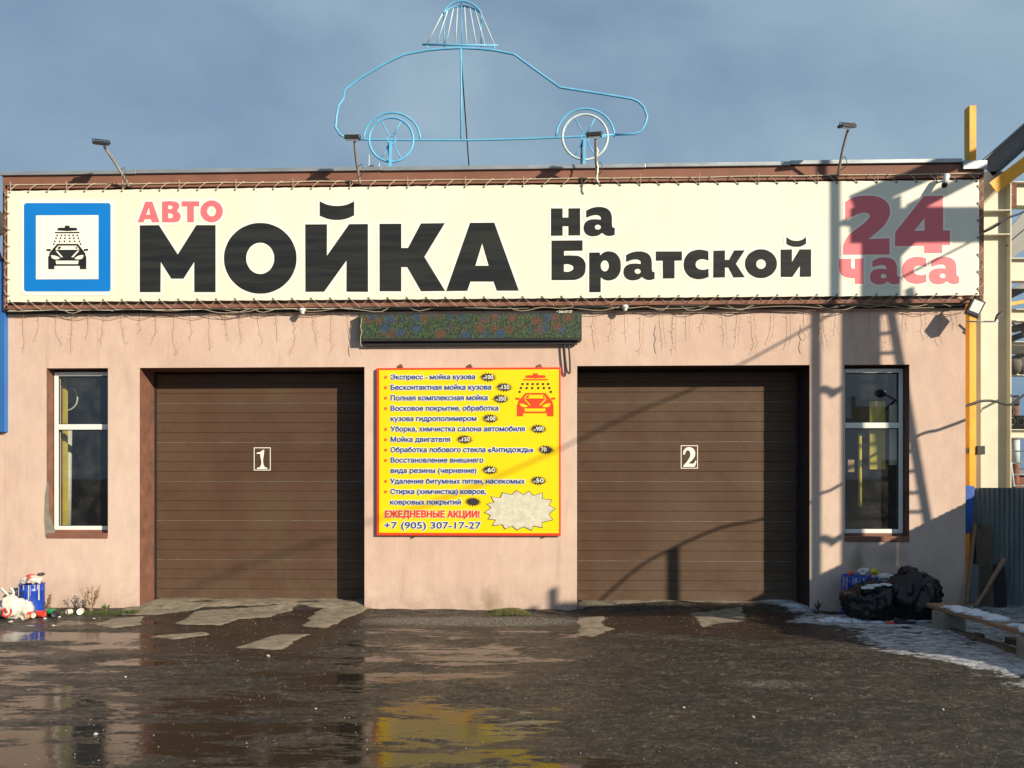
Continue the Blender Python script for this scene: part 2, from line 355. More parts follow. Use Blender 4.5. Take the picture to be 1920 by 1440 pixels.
def ledmat():
    m = bpy.data.materials.new('led_matrix'); m.use_nodes = True; nt = m.node_tree; b = nt.nodes['Principled BSDF']; N = nt.nodes.new; L = nt.links
    t = N('ShaderNodeTexCoord')
    def vor(sc, off, lo, hi):
        g = N('ShaderNodeMapping'); g.inputs['Location'].default_value = off; g.inputs['Scale'].default_value = (1, .01, 1.15)
        v = N('ShaderNodeTexVoronoi'); v.inputs['Scale'].default_value = sc; v.inputs['Randomness'].default_value = .55
        L.new(t.outputs['Object'], g.inputs[0]); L.new(g.outputs[0], v.inputs['Vector'])
        r = N('ShaderNodeMapRange'); r.inputs['From Min'].default_value = lo; r.inputs['From Max'].default_value = hi; r.inputs['To Min'].default_value = 1; r.inputs['To Max'].default_value = 0
        r.interpolation_type = 'SMOOTHSTEP'; L.new(v.outputs['Distance'], r.inputs['Value']); return r.outputs[0]
    gn = N('ShaderNodeTexNoise'); gn.inputs['Scale'].default_value = 60; gn.inputs['Detail'].default_value = 3
    gm = N('ShaderNodeMapping'); gm.inputs['Scale'].default_value = (1,1,.5); L.new(t.outputs['Object'], gm.inputs[0]); L.new(gm.outputs[0], gn.inputs['Vector'])
    gr = N('ShaderNodeValToRGB'); gr.color_ramp.elements[0].position = .38; gr.color_ramp.elements[1].position = .68
    gr.color_ramp.elements[0].color = (0.014,0.022,0.020,1); gr.color_ramp.elements[1].color = (0.075,0.12,0.045,1); L.new(gn.outputs['Fac'], gr.inputs[0])
    def mix(f, a, c):
        x = N('ShaderNodeMix'); x.data_type = 'RGBA'; L.new(f, x.inputs[0]); L.new(a, x.inputs[6]); x.inputs[7].default_value = c; return x.outputs[2]
    c = mix(vor(5.6, (0,0,0), .0, .58), gr.outputs[0], (0.13,0.048,0.026,1))
    c = mix(vor(5.0, (.10,0,.09), .0, .48), c, (0.028,0.058,0.13,1))
    w = N('ShaderNodeTexNoise'); w.inputs['Scale'].default_value = 90; w.inputs['Detail'].default_value = 4; L.new(t.outputs['Object'], w.inputs['Vector'])
    mr = N('ShaderNodeMapRange'); mr.inputs['From Min'].default_value = .3; mr.inputs['From Max'].default_value = .7; mr.inputs['To Min'].default_value = .3; mr.inputs['To Max'].default_value = 1.7; L.new(w.outputs['Fac'], mr.inputs['Value'])
    x = N('ShaderNodeVectorMath'); x.operation = 'SCALE'; L.new(c, x.inputs[0]); L.new(mr.outputs[0], x.inputs['Scale'])
    L.new(x.outputs[0], b.inputs['Base Color']); b.inputs['Roughness'].default_value = .45
    return m
M['led'] = ledmat()

# ------------------------------------------------------------------ ground
def vnoise(x, y, seed=0):
    rs = np.random.RandomState(seed); T = rs.rand(256, 256)
    xi = np.floor(x).astype(int); yi = np.floor(y).astype(int); fx = x - xi; fy = y - yi
    fx = fx*fx*(3-2*fx); fy = fy*fy*(3-2*fy)
    g = lambda a, b: T[a & 255, b & 255]
    return (g(xi,yi)*(1-fx)+g(xi+1,yi)*fx)*(1-fy)+(g(xi,yi+1)*(1-fx)+g(xi+1,yi+1)*fx)*fy
def fbm(x, y, oct=5, seed=0, gain=.5):
    a = 1; s = 0; n = 0
    for o in range(oct): s += a*vnoise(x*2**o+17*o, y*2**o+31*o, seed+o); n += a; a *= gain
    return s/n
def geo(a, b, n): return list(np.geomspace(a, b, n))
xf = np.arange(-7.6, 8.0, .024); yf = np.arange(-5.6, 1.4, .022)
xs = np.array([-7.6-q for q in geo(.1, 600, 26)][::-1] + list(xf) + [xf[-1]+q for q in geo(.1, 600, 26)])
ys = np.array([-5.6-q for q in geo(.1, 600, 26)][::-1] + list(yf) + [yf[-1]+q for q in geo(.1, 900, 26)])
X, Y = np.meshgrid(xs, ys)
def sst(a, b, v):
    t = np.clip((v-a)/(b-a), 0, 1); return t*t*(3-2*t)
def blob(px, py, rx, ry, amp):
    c = gp(px, py); return amp*np.exp(-((X-c.x)/rx)**2-((Y-c.y)/ry)**2)
def seg(pts, w):
    d = np.full(X.shape, 9.)
    for (a, b) in zip(pts[:-1], pts[1:]):
        A = gp(*a); B = gp(*b); ax, ay = A.x, A.y; bx, by = B.x-ax, B.y-ay
        t = np.clip(((X-ax)*bx+(Y-ay)*by)/(bx*bx+by*by), 0, 1)
        d = np.minimum(d, np.hypot(X-ax-t*bx, Y-ay-t*by))
    return 1-sst(w*.5, w, d)
near = sst(-600, -590, X)*1.0
inner = (1-sst(7, 8, np.abs(X)))*sst(-5.6, -5.2, Y)
pb_ = (blob(130,1192,1.5,.20,.10)+blob(120,1390,1.6,.6,.045)+blob(880,1385,1.1,.6,.05)+blob(840,1250,1.3,.7,.02)+blob(1115,1172,.3,.12,.06)+blob(350,1300,2.5,1.5,.01)
        -blob(880,1165,1.3,.24,.12)-blob(1500,1350,2.4,1.6,.05))
pud = np.clip(.5 + pb_*2.2 - .30*sst(.55,1.5,X+.5*(fbm(X*1.5,Y*3,3,5)-.5)) - .28*sst(-.62,-.36,Y), 0, 1)*inner
edge = fbm(X*1.6, Y*3, 4, 21)
def poly(pts, soft=2):
    P_ = [gp(*p) for p in pts]; m_ = np.zeros(X.shape, bool); jx = X+.10*(fbm(X*3,Y*8,4,21)-.5); jy = Y+.05*(fbm(X*3,Y*8,4,22)-.5)
    for i in range(len(P_)):
        p, q = P_[i], P_[(i+1) % len(P_)]
        if p.y == q.y: continue
        m_ ^= ((p.y > jy) != (q.y > jy)) & (jx < (q.x-p.x)*(jy-p.y)/(q.y-p.y)+p.x)
    m_ = m_.astype(float)
    for _ in range(soft): m_ = (m_+np.roll(m_,1,0)+np.roll(m_,-1,0)+np.roll(m_,1,1)+np.roll(m_,-1,1))/5
    return m_
wetc = np.maximum.reduce([poly([(235,1152),(705,1142),(660,1178),(575,1222),(250,1224),(190,1224),(250,1190)]), poly([(1090,1152),(1490,1150),(1590,1205),(1430,1207),(1180,1186),(1090,1200)])])
conc = np.maximum.reduce([poly([(330,1170),(372,1146),(560,1141),(505,1158),(455,1160),(410,1173)]), poly([(565,1174),(598,1146),(705,1136),(655,1158),(612,1177)]), poly([(440,1214),(520,1190),(580,1190),(545,1205),(530,1219)]),
    poly([(180,1172),(215,1160),(268,1156),(262,1172),(205,1178)]), poly([(285,1193),(385,1185),(395,1190),(320,1199)]),     poly([(225,1153),(262,1118),(695,1118),(710,1143),(640,1147),(560,1141),(380,1143),(300,1152)])-.8*(blob(385,1137,.33,.10,1)+blob(578,1137,.3,.10,1)),
    .85*poly([(1086,1192),(1084,1158),(1135,1156),(1128,1174),(1155,1180),(1110,1194)]), .6*poly([(1290,1152),(1390,1146),(1405,1166),(1350,1172),(1320,1181)]), .7*poly([(1084,1146),(1084,1120),(1500,1124),(1500,1146),(1300,1139)])])
grav = np.clip(blob(880,1165,1.35,.30,1.3)+blob(1440,1285,.6,.25,.6)+blob(1600,1420,.7,.5,.5)+blob(1500,1165,.6,.15,.5), 0, 1)
# old snow lying right of door 2 up to the bench, thin and icy towards the yard
sn = sst(2.4, 4.0, X + .3*(Y+1.2) + 1.2*(fbm(X*1.1,Y*1.4,4,41)-.5))*sst(-3.9, -2.7, Y-.28*(X-4.6)+.9*(fbm(X*1.6,Y*2,4,47)-.5))*(1-sst(9,12,X))*(1-sst(3,5,Y))
snk = sst(.40,.62, fbm(X*1.5, Y*3.6, 5, 51, .6)+.30*sn+.16*sst(4.5,5.2,X)-.08)
snow = sn*snk
rut = fbm(X*2.2, Y*5.0, 5, 61, .6)*(1+1.6*sst(.5,1.5,X))
hgt = (.030*(fbm(X*.9, Y*1.6, 4, 71)-.5)+.020*(rut-.5)+.010*(fbm(X*14, Y*20, 3, 81)-.5))*inner
hgt += grav*.022*(fbm(X*11, Y*11, 3, 91)-.35)
wetflat = sst(.36,.50,pud)
hgt = hgt*(1-.88*wetflat)-.006*wetflat
hgt = hgt*(1-conc*.85)+conc*.012
hgt += snow*(.010+.035*(fbm(X*4, Y*6, 4, 95)-.4))
# concrete humps against the door sills
for (xa, xb) in ((-5.0,-2.13),(.51,3.37)):
    hgt += .05*sst(xa-.15, xa+.15, X)*(1-sst(xb-.15, xb+.15, X))*sst(-.16, .16, Y)
hgt += .025*sst(-.25, 0, Y)*(fbm(X*5, Y*5, 3, 99)*1.0)*inner
verts = np.stack([X.ravel(), Y.ravel(), hgt.ravel()], 1)
nx, ny = len(xs), len(ys)
I = np.arange(nx*ny).reshape(ny, nx)
quads = np.stack([I[:-1,:-1].ravel(), I[:-1,1:].ravel(), I[1:,1:].ravel(), I[1:,:-1].ravel()], 1)
me = bpy.data.meshes.new('ground'); me.vertices.add(len(verts)); me.vertices.foreach_set('co', verts.ravel().astype(np.float32))
me.loops.add(quads.size); me.loops.foreach_set('vertex_index', quads.ravel().astype(np.int32))
me.polygons.add(len(quads)); me.polygons.foreach_set('loop_start', np.arange(0, quads.size, 4, dtype=np.int32))
me.polygons.foreach_set('use_smooth', np.ones(len(quads), bool)); me.update(calc_edges=True)
for nm, arr in (('puddle', pud), ('concrete', conc), ('wetness', wetc), ('grit', grav), ('snow', snow)):
    a = me.attributes.new(nm, 'FLOAT', 'POINT'); a.data.foreach_set('value', arr.ravel().astype(np.float32))
ground = bpy.data.objects.new('ground', me); COL.objects.link(ground); tag(ground, 'dark wet muddy asphalt yard with puddles, grit and dirty snow', kind='structure')
gm = bpy.data.materials.new('wet_dirty_asphalt'); gm.use_nodes = True; me.materials.append(gm)
nt = gm.node_tree; pb = nt.nodes['Principled BSDF']; L = nt.links; N = nt.nodes.new
tcg = N('ShaderNodeTexCoord')
def gn_(sc, st=(1,1,1), det=6, rg=.6):
    g = N('ShaderNodeMapping'); g.inputs['Scale'].default_value = st; n = N('ShaderNodeTexNoise'); n.inputs['Scale'].default_value = sc; n.inputs['Detail'].default_value = det; n.inputs['Roughness'].default_value = rg
    L.new(tcg.outputs['Object'], g.inputs[0]); L.new(g.outputs[0], n.inputs['Vector']); return n.outputs['Fac']
def gr_(f, a, ca, b, cb):
    r = N('ShaderNodeValToRGB'); r.color_ramp.elements[0].position = a; r.color_ramp.elements[1].position = b
    r.color_ramp.elements[0].color = (*ca, 1); r.color_ramp.elements[1].color = (*cb, 1); L.new(f, r.inputs[0]); return r.outputs[0]
def gat(n): a = N('ShaderNodeAttribute'); a.attribute_name = n; return a.outputs['Fac']
def gmix(f, a, b):
    x = N('ShaderNodeMix'); x.data_type = 'RGBA'; L.new(f, x.inputs[0])
    for i, q in ((6, a), (7, b)):
        if isinstance(q, tuple): x.inputs[i].default_value = (*q, 1)
        else: L.new(q, x.inputs[i])
    return x.outputs[2]
def gfm(f, a, b):
    x = N('ShaderNodeMix'); L.new(f, x.inputs[0])
    for i, q in ((2, a), (3, b)):
        if isinstance(q, float): x.inputs[i].default_value = q
        else: L.new(q, x.inputs[i])
    return x.outputs[0]
def gmath(op, a, b):
    x = N('ShaderNodeMath'); x.operation = op; x.use_clamp = op != 'SUBTRACT'
    for i, q in ((0, a), (1, b)):
        if isinstance(q, float): x.inputs[i].default_value = q
        else: L.new(q, x.inputs[i])
    return x.outputs[0]
def gate(attr, sc, amt, lo, hi, st=(1,1.8,1)):      # attribute edge broken up by noise
    n = gn_(sc, st, 5, .65); s1 = N('ShaderNodeMath'); s1.operation = 'MULTIPLY_ADD'; L.new(n, s1.inputs[0]); s1.inputs[1].default_value = amt; s1.inputs[2].default_value = -amt*.5
    s2 = N('ShaderNodeMath'); s2.operation = 'ADD'; L.new(gat(attr), s2.inputs[0]); L.new(s1.outputs[0], s2.inputs[1])
    r = N('ShaderNodeMapRange'); r.interpolation_type = 'SMOOTHSTEP'; r.inputs['From Min'].default_value = lo; r.inputs['From Max'].default_value = hi; L.new(s2.outputs[0], r.inputs['Value']); return r.outputs[0]
dirt = gmix(gr_(gn_(1.1, (.8,1.6,1), 8, .65), .36, (0,0,0), .66, (1,1,1)), (0.014,0.0125,0.0100), (0.042,0.036,0.0265))
dirt = gmix(gr_(gn_(9, (.7,1.6,1), 8, .75), .50, (0,0,0), .68, (.8,.8,.8)), dirt, (0.105,0.090,0.066))
tan = gr_(gn_(3.2, (.55,1.9,1), 8, .72), .50, (0,0,0), .66, (.8,.8,.8))
sx_ = N('ShaderNodeSeparateXYZ'); L.new(tcg.outputs['Object'], sx_.inputs[0])
tan = gmath('MULTIPLY', tan, gr_(gn_(30, (.8,1.6,1), 6, .75), .42, (0,0,0), .62, (1,1,1)))
dirt = gmix(tan, dirt, (0.20,0.168,0.122))
mic = gmix(gr_(gn_(15, (1.1,1.0,1), 8, .85), .46, (0,0,0), .56, (1,1,1)), (.45,.45,.45), gr_(gn_(50, (1,.7,1), 4, .8), .42, (.6,.6,.6), .62, (3.2,3.1,2.9)))
mm_ = N('ShaderNodeMix'); mm_.data_type = 'RGBA'; mm_.blend_type = 'MULTIPLY'; mm_.inputs[0].default_value = 1; L.new(dirt, mm_.inputs[6]); L.new(mic, mm_.inputs[7]); dirt = mm_.outputs[2]
speck = gr_(gn_(75, (1,1,1), 3, .6), .68, (0,0,0), .74, (1,1,1))
speck2 = gr_(gn_(2.0, (.8,1.6,1), 4, .6), .48, (0,0,0), .68, (1,1,1))
dirt = gmix(gmath('MULTIPLY', speck, speck2), dirt, (0.27,0.25,0.21))
grit = gate('grit', 16, .9, .35, .75)
gritc = gr_(gn_(48, (1,1,1), 4, .8), .45, (0.035,0.033,0.027), .58, (0.30,0.29,0.24))
dirt = gmix(grit, dirt, gritc)
cc = gr_(gn_(7, (1,1.2,1), 10, .80), .36, (0.12,0.098,0.07), .56, (0.29,0.245,0.18))
concm = gate('concrete', 10, 1.0, .26, .56); wetm = gate('wetness', 8, .35, .40, .52)
c = gmix(concm, gmix(wetm, dirt, gmix(gr_(gn_(4,(.6,2,1),6,.7),.4,(0,0,0),.7,(1,1,1)), (0.030,0.018,0.012), (0.052,0.034,0.023))), cc)
snm = gate('snow', 14, 1.3, .34, .60)
sc_ = gmix(gr_(gn_(6, (1,2.4,1), 9, .8), .40, (0,0,0), .60, (1,1,1)), (0.74,0.78,0.84), (0.13,0.125,0.12))
c = gmix(snm, c, sc_)
pn_ = gn_(1.25, (.62,2.1,1), 14, .76)
ps_ = N('ShaderNodeMath'); ps_.operation = 'ADD'; L.new(pn_, ps_.inputs[0]); L.new(gat('puddle'), ps_.inputs[1])
pr_ = N('ShaderNodeMapRange'); pr_.interpolation_type = 'SMOOTHSTEP'; pr_.inputs['From Min'].default_value = 1.032; pr_.inputs['From Max'].default_value = 1.062; L.new(ps_.outputs[0], pr_.inputs['Value']); pm = pr_.outputs[0]
pm = gmath('MULTIPLY', pm, gmath('SUBTRACT', 1.0, concm))
pm = gmath('MULTIPLY', pm, gmath('SUBTRACT', 1.0, snm))
c = gmix(pm, c, (0.020,0.017,0.013))
L.new(c, pb.inputs['Base Color'])
damp = gr_(gn_(1.7, (.7,1.8,1), 6, .6), .42, (0,0,0), .62, (1,1,1))
ro = gfm(damp, .36, .7)
ro = gfm(grit, ro, .65)
ro = gfm(concm, gfm(wetm, ro, .26), .80); ro = gfm(snm, ro, .6); ro = gfm(pm, ro, gfm(gn_(3, (.6,2,1), 5), .04, .17))
L.new(ro, pb.inputs['Roughness'])
bh = gmath('MULTIPLY', gmath('SUBTRACT', 1.0, pm), gfm(concm, 1.0, .25))
bn = N('ShaderNodeBump'); bn.inputs['Distance'].default_value = .05; L.new(bh, bn.inputs['Strength']); L.new(gn_(26, (1,1,1), 8, .72), bn.inputs['Height'])
bw = N('ShaderNodeBump'); bw.inputs['Distance'].default_value = .0016; bw.inputs['Strength'].default_value = .6; L.new(gn_(11, (1,1,1), 5), bw.inputs['Height']); L.new(bn.outputs[0], bw.inputs['Normal'])
L.new(bw.outputs[0], pb.inputs['Normal'])
_xf0, _yf0 = list(xs).index(xf[0]), list(ys).index(yf[0])
def gz(x, y):
    i = _xf0 + int(round((x-xf[0])/.024)); j = _yf0 + int(round((y-yf[0])/.022))
    return float(hgt[min(max(j,0),ny-1), min(max(i,0),nx-1)])
def gpz(px, py):
    p = gp(px, py); p.z = gz(p.x, p.y); return p

# ------------------------------------------------------------------ the car wash building
XL, XR, XP = -6.72, 5.245, 5.44
ZL, ZT = 3.035, 5.46
DOORS = [(-4.988, -2.136), (0.515, 3.364)]
WINS = [(-6.185, -5.395, 0.905, 3.035), (3.784, 4.570, 0.885, 3.035)]
bld = thing('car_wash_building', 'single-storey pink stucco car wash with brown roof band and two brown garage doors', 'building', (0,0,0))
xb = sorted({XL, XR, *[q for d in DOORS for q in d], *[w[0] for w in WINS], *[w[1] for w in WINS]})
zb = [-0.3, 0.0, 0.885, 0.905, ZL, 3.88]
w = MB()
for i in range(len(xb)-1):
    for j in range(len(zb)-1):
        cx = (xb[i]+xb[i+1])/2; cz = (zb[j]+zb[j+1])/2
        if any(a < cx < b and cz < ZL for a, b in DOORS) or any(a < cx < b and c_ < cz < d_ for a, b, c_, d_ in WINS): continue
        w.add([(xb[i],0,zb[j]),(xb[i+1],0,zb[j]),(xb[i+1],0,zb[j+1]),(xb[i],0,zb[j+1])], [(0,1,2,3)])
w.add([(XR,0,-.3),(XR,9,-.3),(XR,9,5.3),(XR,0,5.3)], [(0,1,2,3)]); w.add([(XL,9,-.3),(XL,0,-.3),(XL,0,5.3),(XL,9,5.3)], [(0,1,2,3)])
w.add([(XR,9,-.3),(XL,9,-.3),(XL,9,5.3),(XR,9,5.3)], [(0,1,2,3)])
w.build('wall', M['stucco'], bld)
# a bite of bare grey render on the left window's corner
bq = [at(x, y, -.004) for x, y in ((84,932),(88,905),(91,903),(92,960),(97,975),(104,996),(94,1006),(85,1007),(83,975))]
MB().add(bq, [tuple(range(len(bq)))[::-1]]).build('bare_render_patch', M['concrete'], bld)
MB().box((XL-.0,-.045,3.885), (XP,.30,ZT)).build('roof_band', M['brown'], bld)
MB().box((XL,.30,5.1), (XP,9,5.25)).build('roof', M['greysteel'], bld)
for a, b, dz in ((XL-.02,-5.0,0),(-4.995,-1.9,.004),(-1.895,1.35,.0),(1.355,3.1,.005),(3.105,5.17,.016)):
    MB().box((a,-.075,ZT+dz-.004), (b,.33,ZT+dz+.045)).build('coping', M['coping'], bld, bevel=.004)
MB().box((5.172,-.085,ZT-.075), (XP+.02,.2,ZT+.03)).build('coping_end_cap', M['coping'], bld, bevel=.004)
# seams in the brown sheet band
DP = .38
for k, (a, b) in enumerate(DOORS):
    rv = MB()
    rv.add([(a,0,-.2),(a,DP+.05,-.2),(a,DP+.05,ZL),(a,0,ZL)], [(0,1,2,3)]).add([(b,DP+.05,-.2),(b,0,-.2),(b,0,ZL),(b,DP+.05,ZL)], [(0,1,2,3)])
    rv.add([(a,0,ZL),(a,DP+.05,ZL),(b,DP+.05,ZL),(b,0,ZL)], [(0,1,2,3)])
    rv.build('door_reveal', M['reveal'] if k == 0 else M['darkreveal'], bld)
    gd = MB().box((a-.05,DP+.052,-.15),(b+.05,DP+.09,ZL+.05)).box((a+.002,DP-.012,.04),(a+.028,DP+.051,ZL-.002)).box((b-.028,DP-.012,.04),(b-.002,DP+.051,ZL-.002)).build('garage_door', M['rubber'], bld)
    gd['label'] = 'brown ribbed sectional door numbered %d' % (k+1)
    MB().box((a+.004,DP-.03,.025),(b-.004,DP+.03,.066)).build('bottom_seal', M['rubber'], gd)
    z0 = .07; n = 23; hgt_p = (ZL-.03-z0)/n
    pm_ = MB(); ww = (b-a)-.06; e = .0007
    prof = [(.005, e),(.0,.006),(.0,hgt_p-.005),(.004,hgt_p-e)]
    vs = [(0,y,z) for y, z in prof]+[(ww,y,z) for y, z in prof]+[(0,.04,e),(0,.04,hgt_p-e),(ww,.04,e),(ww,.04,hgt_p-e)]
    pm_.add(vs, [(0,4,5,1),(1,5,6,2),(2,6,7,3),(0,8,10,4),(3,7,11,9)])
    first = None
    for i in range(n):
        if first is None:
            first = pm_.build('panel', M['door'], gd); first.location = (a+.03, DP, z0)
        else:
            dy = .0 if i % 4 else .002
            share('panel', first.data, gd, Matrix.Translation((a+.03, DP+dy+random.uniform(-.0008,.0008), z0+i*hgt_p)) @ Matrix.Rotation(random.uniform(-.0025,.0025), 4, 'X'))
    for i in (4, 8, 12, 16, 20):
        MB().box((a+.03,DP-.0015,z0+i*hgt_p-.002),(b-.03,DP+.02,z0+i*hgt_p+.0015)).build('section_seam', M['armmetal'], gd)

# ------------------------------------------------------------------ flat lettering helpers
def curve_mesh(name, contours, offset=0.0):
    cu = bpy.data.curves.new(name, 'CURVE'); cu.dimensions = '2D'; cu.fill_mode = 'BOTH'; cu.resolution_u = 6
    for pts in contours:
        hole = pts[0] == 'hole'; P = pts[1:] if hole else pts
        ar = sum(P[i][0]*P[(i+1)%len(P)][1]-P[(i+1)%len(P)][0]*P[i][1] for i in range(len(P)))
        if (ar > 0) == hole: P = P[::-1]
        sp = cu.splines.new('BEZIER'); sp.bezier_points.add(len(P)-1); sp.use_cyclic_u = True
        for q, p in zip(sp.bezier_points, P):
            q.co = (p[0], p[1], 0); h = 'AUTO' if p[2] == 's' else 'VECTOR'; q.handle_left_type = h; q.handle_right_type = h
        for i, p in enumerate(P):
            if p[2] == 's': continue
    cu.offset = offset
    o = bpy.data.objects.new(name, cu); COL.objects.link(o)
    bpy.context.view_layer.update()
    me = bpy.data.meshes.new_from_object(o.evaluated_get(bpy.context.evaluated_depsgraph_get()))
    bpy.data.objects.remove(o); bpy.data.curves.remove(cu); me.name = name
    return me
def union_shift(name, me, base, off, material, n=16, inner=(.5,)):
    # a heavier outline as the union of slightly displaced copies of the fill, hairline-staggered in depth
    polys = [tuple(p.vertices) for p in me.polygons]; V = []; Fc = []; k = 0
    sh = [(0,0)] + ([(off*q*math.cos(2*math.pi*i/n), off*q*math.sin(2*math.pi*i/n)) for q in (1.0,)+tuple(inner) for i in range(n)] if off else [])
    for dx, dz in sh:
        o_ = len(V); V += [(p[0]+dx, p[1]+k*3e-5, p[2]+dz) for p in base.tolist()]; Fc += [tuple(i+o_ for i in f) for f in polys]; k += 1
    m2 = bpy.data.meshes.new(name); m2.from_pydata(V, [], Fc); m2.materials.append(material); bpy.data.meshes.remove(me)
    o = bpy.data.objects.new(name, m2); COL.objects.link(o); return o
def flat(name, contours, Yp, material, parent, offset=0.0):
    """contours: photo-survey points (px, py, 's'|'c'), laid on the plane y=Yp"""
    cs = []
    for c_ in contours:
        hole = c_[0] == 'hole'; out = ['hole'] if hole else []
        for p in (c_[1:] if hole else c_):
            q = at(p[0], p[1], Yp); out.append((q.x, q.z, p[2] if len(p) > 2 else 'c'))
        cs.append(out)
    me = curve_mesh(name, cs, 0.0)
    co = np.zeros(len(me.vertices)*3, np.float32); me.vertices.foreach_get('co', co); co = co.reshape(-1,3)
    new = np.stack([co[:,0], np.full(len(co), Yp, np.float32), co[:,1]], 1)
    o = union_shift(name, me, new, offset, material, 20)
    return attach(o, parent)
def Z(pts, sc, ox, oy):                          # zoomed survey coordinates -> photo pixels
    out = []
    for p in pts:
        if p == 'hole': out.append(p)
        else: out.append((ox+p[0]/sc, oy+p[1]/sc, p[2] if len(p) > 2 else 'c'))
    return out
def ell(cx, cy, rx, ry, n=12, hole=False, pw=1.0):
    o = [(cx+rx*math.copysign(abs(math.cos(t))**pw, math.cos(t)), cy+ry*math.copysign(abs(math.sin(t))**pw, math.sin(t)), 's') for t in [2*math.pi*k/n for k in range(n)]]
    return (['hole']+o) if hole else o
def text(name, s, x0, x1, ytop, ybase, Yp, material, parent, bold=0.0, offset=None, cap='Н'):
    """one line of print fitted to the surveyed width and cap height"""
    def mk(st):
        cu = bpy.data.curves.new('t', 'FONT'); cu.body = st
        o = bpy.data.objects.new('t', cu); COL.objects.link(o); bpy.context.view_layer.update()
        cv = o.evaluated_get(bpy.context.evaluated_depsgraph_get()).to_curve(bpy.context.evaluated_depsgraph_get())
        loops = []
        for sp in cv.splines:
            bp_ = sp.bezier_points; pts = []
            for i in range(len(bp_)):
                p, q = bp_[i], bp_[(i+1) % len(bp_)]
                P0, P1, P2, P3 = p.co, p.handle_right, q.handle_left, q.co
                ch_ = (P3-P0).length; st_ = 1 if abs((P1-P0).length+(P2-P1).length+(P3-P2).length-ch_) < 1e-4 else 3
                for k in range(st_):
                    t_ = k/st_; pts.append(tuple((P0*(1-t_)**3+P1*3*t_*(1-t_)**2+P2*3*t_*t_*(1-t_)+P3*t_**3)[:2]))
            if len(pts) > 2: loops.append(np.array(pts))
        bpy.data.objects.remove(o); bpy.data.curves.remove(cu)
        V = [Vector(p) for l in loops for p in l]; E_ = []; n_ = 0
        for l in loops: E_ += [(n_+i, n_+(i+1) % len(l)) for i in range(len(l))]; n_ += len(l)
        vo, _, fo, *_r = mgeo.delaunay_2d_cdt(V, E_, [], 0, 1e-6)
        C_ = np.array([[(vo[i][0]) for i in f] for f in fo]).mean(1), np.array([[(vo[i][1]) for i in f] for f in fo]).mean(1)
        wd = np.zeros(len(fo), int)
        for l in loops:
            q = np.roll(l, -1, 0)
            for (ax_, ay_), (bx_, by_) in zip(l, q):
                side = (bx_-ax_)*(C_[1]-ay_)-(by_-ay_)*(C_[0]-ax_)
                wd += ((ay_ <= C_[1]) & (by_ > C_[1]) & (side > 0)).astype(int) - ((ay_ > C_[1]) & (by_ <= C_[1]) & (side < 0)).astype(int)
        fs = [tuple(f) for f, w_ in zip(fo, wd) if w_ != 0]
        me = bpy.data.meshes.new('t'); me.from_pydata([(v[0], v[1], 0) for v in vo], [], fs)
        return me, np.array([(v[0], v[1], 0) for v in vo], np.float32)
    mc, cc_ = mk(cap); ch = cc_[:,1].max()-max(0, cc_[:,1].min()); bpy.data.meshes.remove(mc)
    me, co = mk(s); lo, hi = co[:,0].min(), co[:,0].max()
    p0 = at(x0, ybase, Yp); p1 = at(x1, ybase, Yp); pt = at(x0, ytop, Yp)
    sx = (p1.x-p0.x)/(hi-lo); sz = (pt.z-p0.z)/ch
    base = np.stack([p0.x+(co[:,0]-lo)*sx, np.full(len(co), Yp, np.float32), p0.z+co[:,1]*sz], 1)
    o = union_shift(name, me, base, bold, material, 10 if bold > .004 else 6, (.5,) if bold > .004 else ())
    return attach(o, parent)

# door number plates
def door_number(k, door, frame, digit):
    x0, y0, x1, y1 = frame; YY = DP-.004
    flat('number_border', [[(x0,y0),(x1,y0),(x1,y1),(x0,y1)], ['hole',(x0+1.3,y0+1.3),(x1-1.3,y0+1.3),(x1-1.3,y1-1.3),(x0+1.3,y1-1.3)]], YY, M['inkwhite'], door)
    flat('number_digit', [digit], YY, M['inkwhite'], door)
gds = [o for o in COL.objects if o.name.startswith('garage_door')]
door_number(1, gds[0], (476,839,507.5,882), Z([(707,508),(709,596,'s'),(723,601),(723,607),(670,607),(670,601),(686,596,'s'),(686,528),(668,529),(668,523),(690,517,'s'),(701,508)], 2.769, 240, 660))
door_number(2, gds[1], (1276.5,835,1308.5,878.5), Z([(616,514),(620,490,'s'),(645,476,'s'),(670,488,'s'),(676,510,'s'),(666,534,'s'),(642,557),(668,557,'s'),(677,543),(683,547),(674,574),(617,574),(617,568),(640,541,'s'),(652,514,'s'),(646,495,'s'),(634,493,'s'),(624,512)], 2.667, 1050, 660))

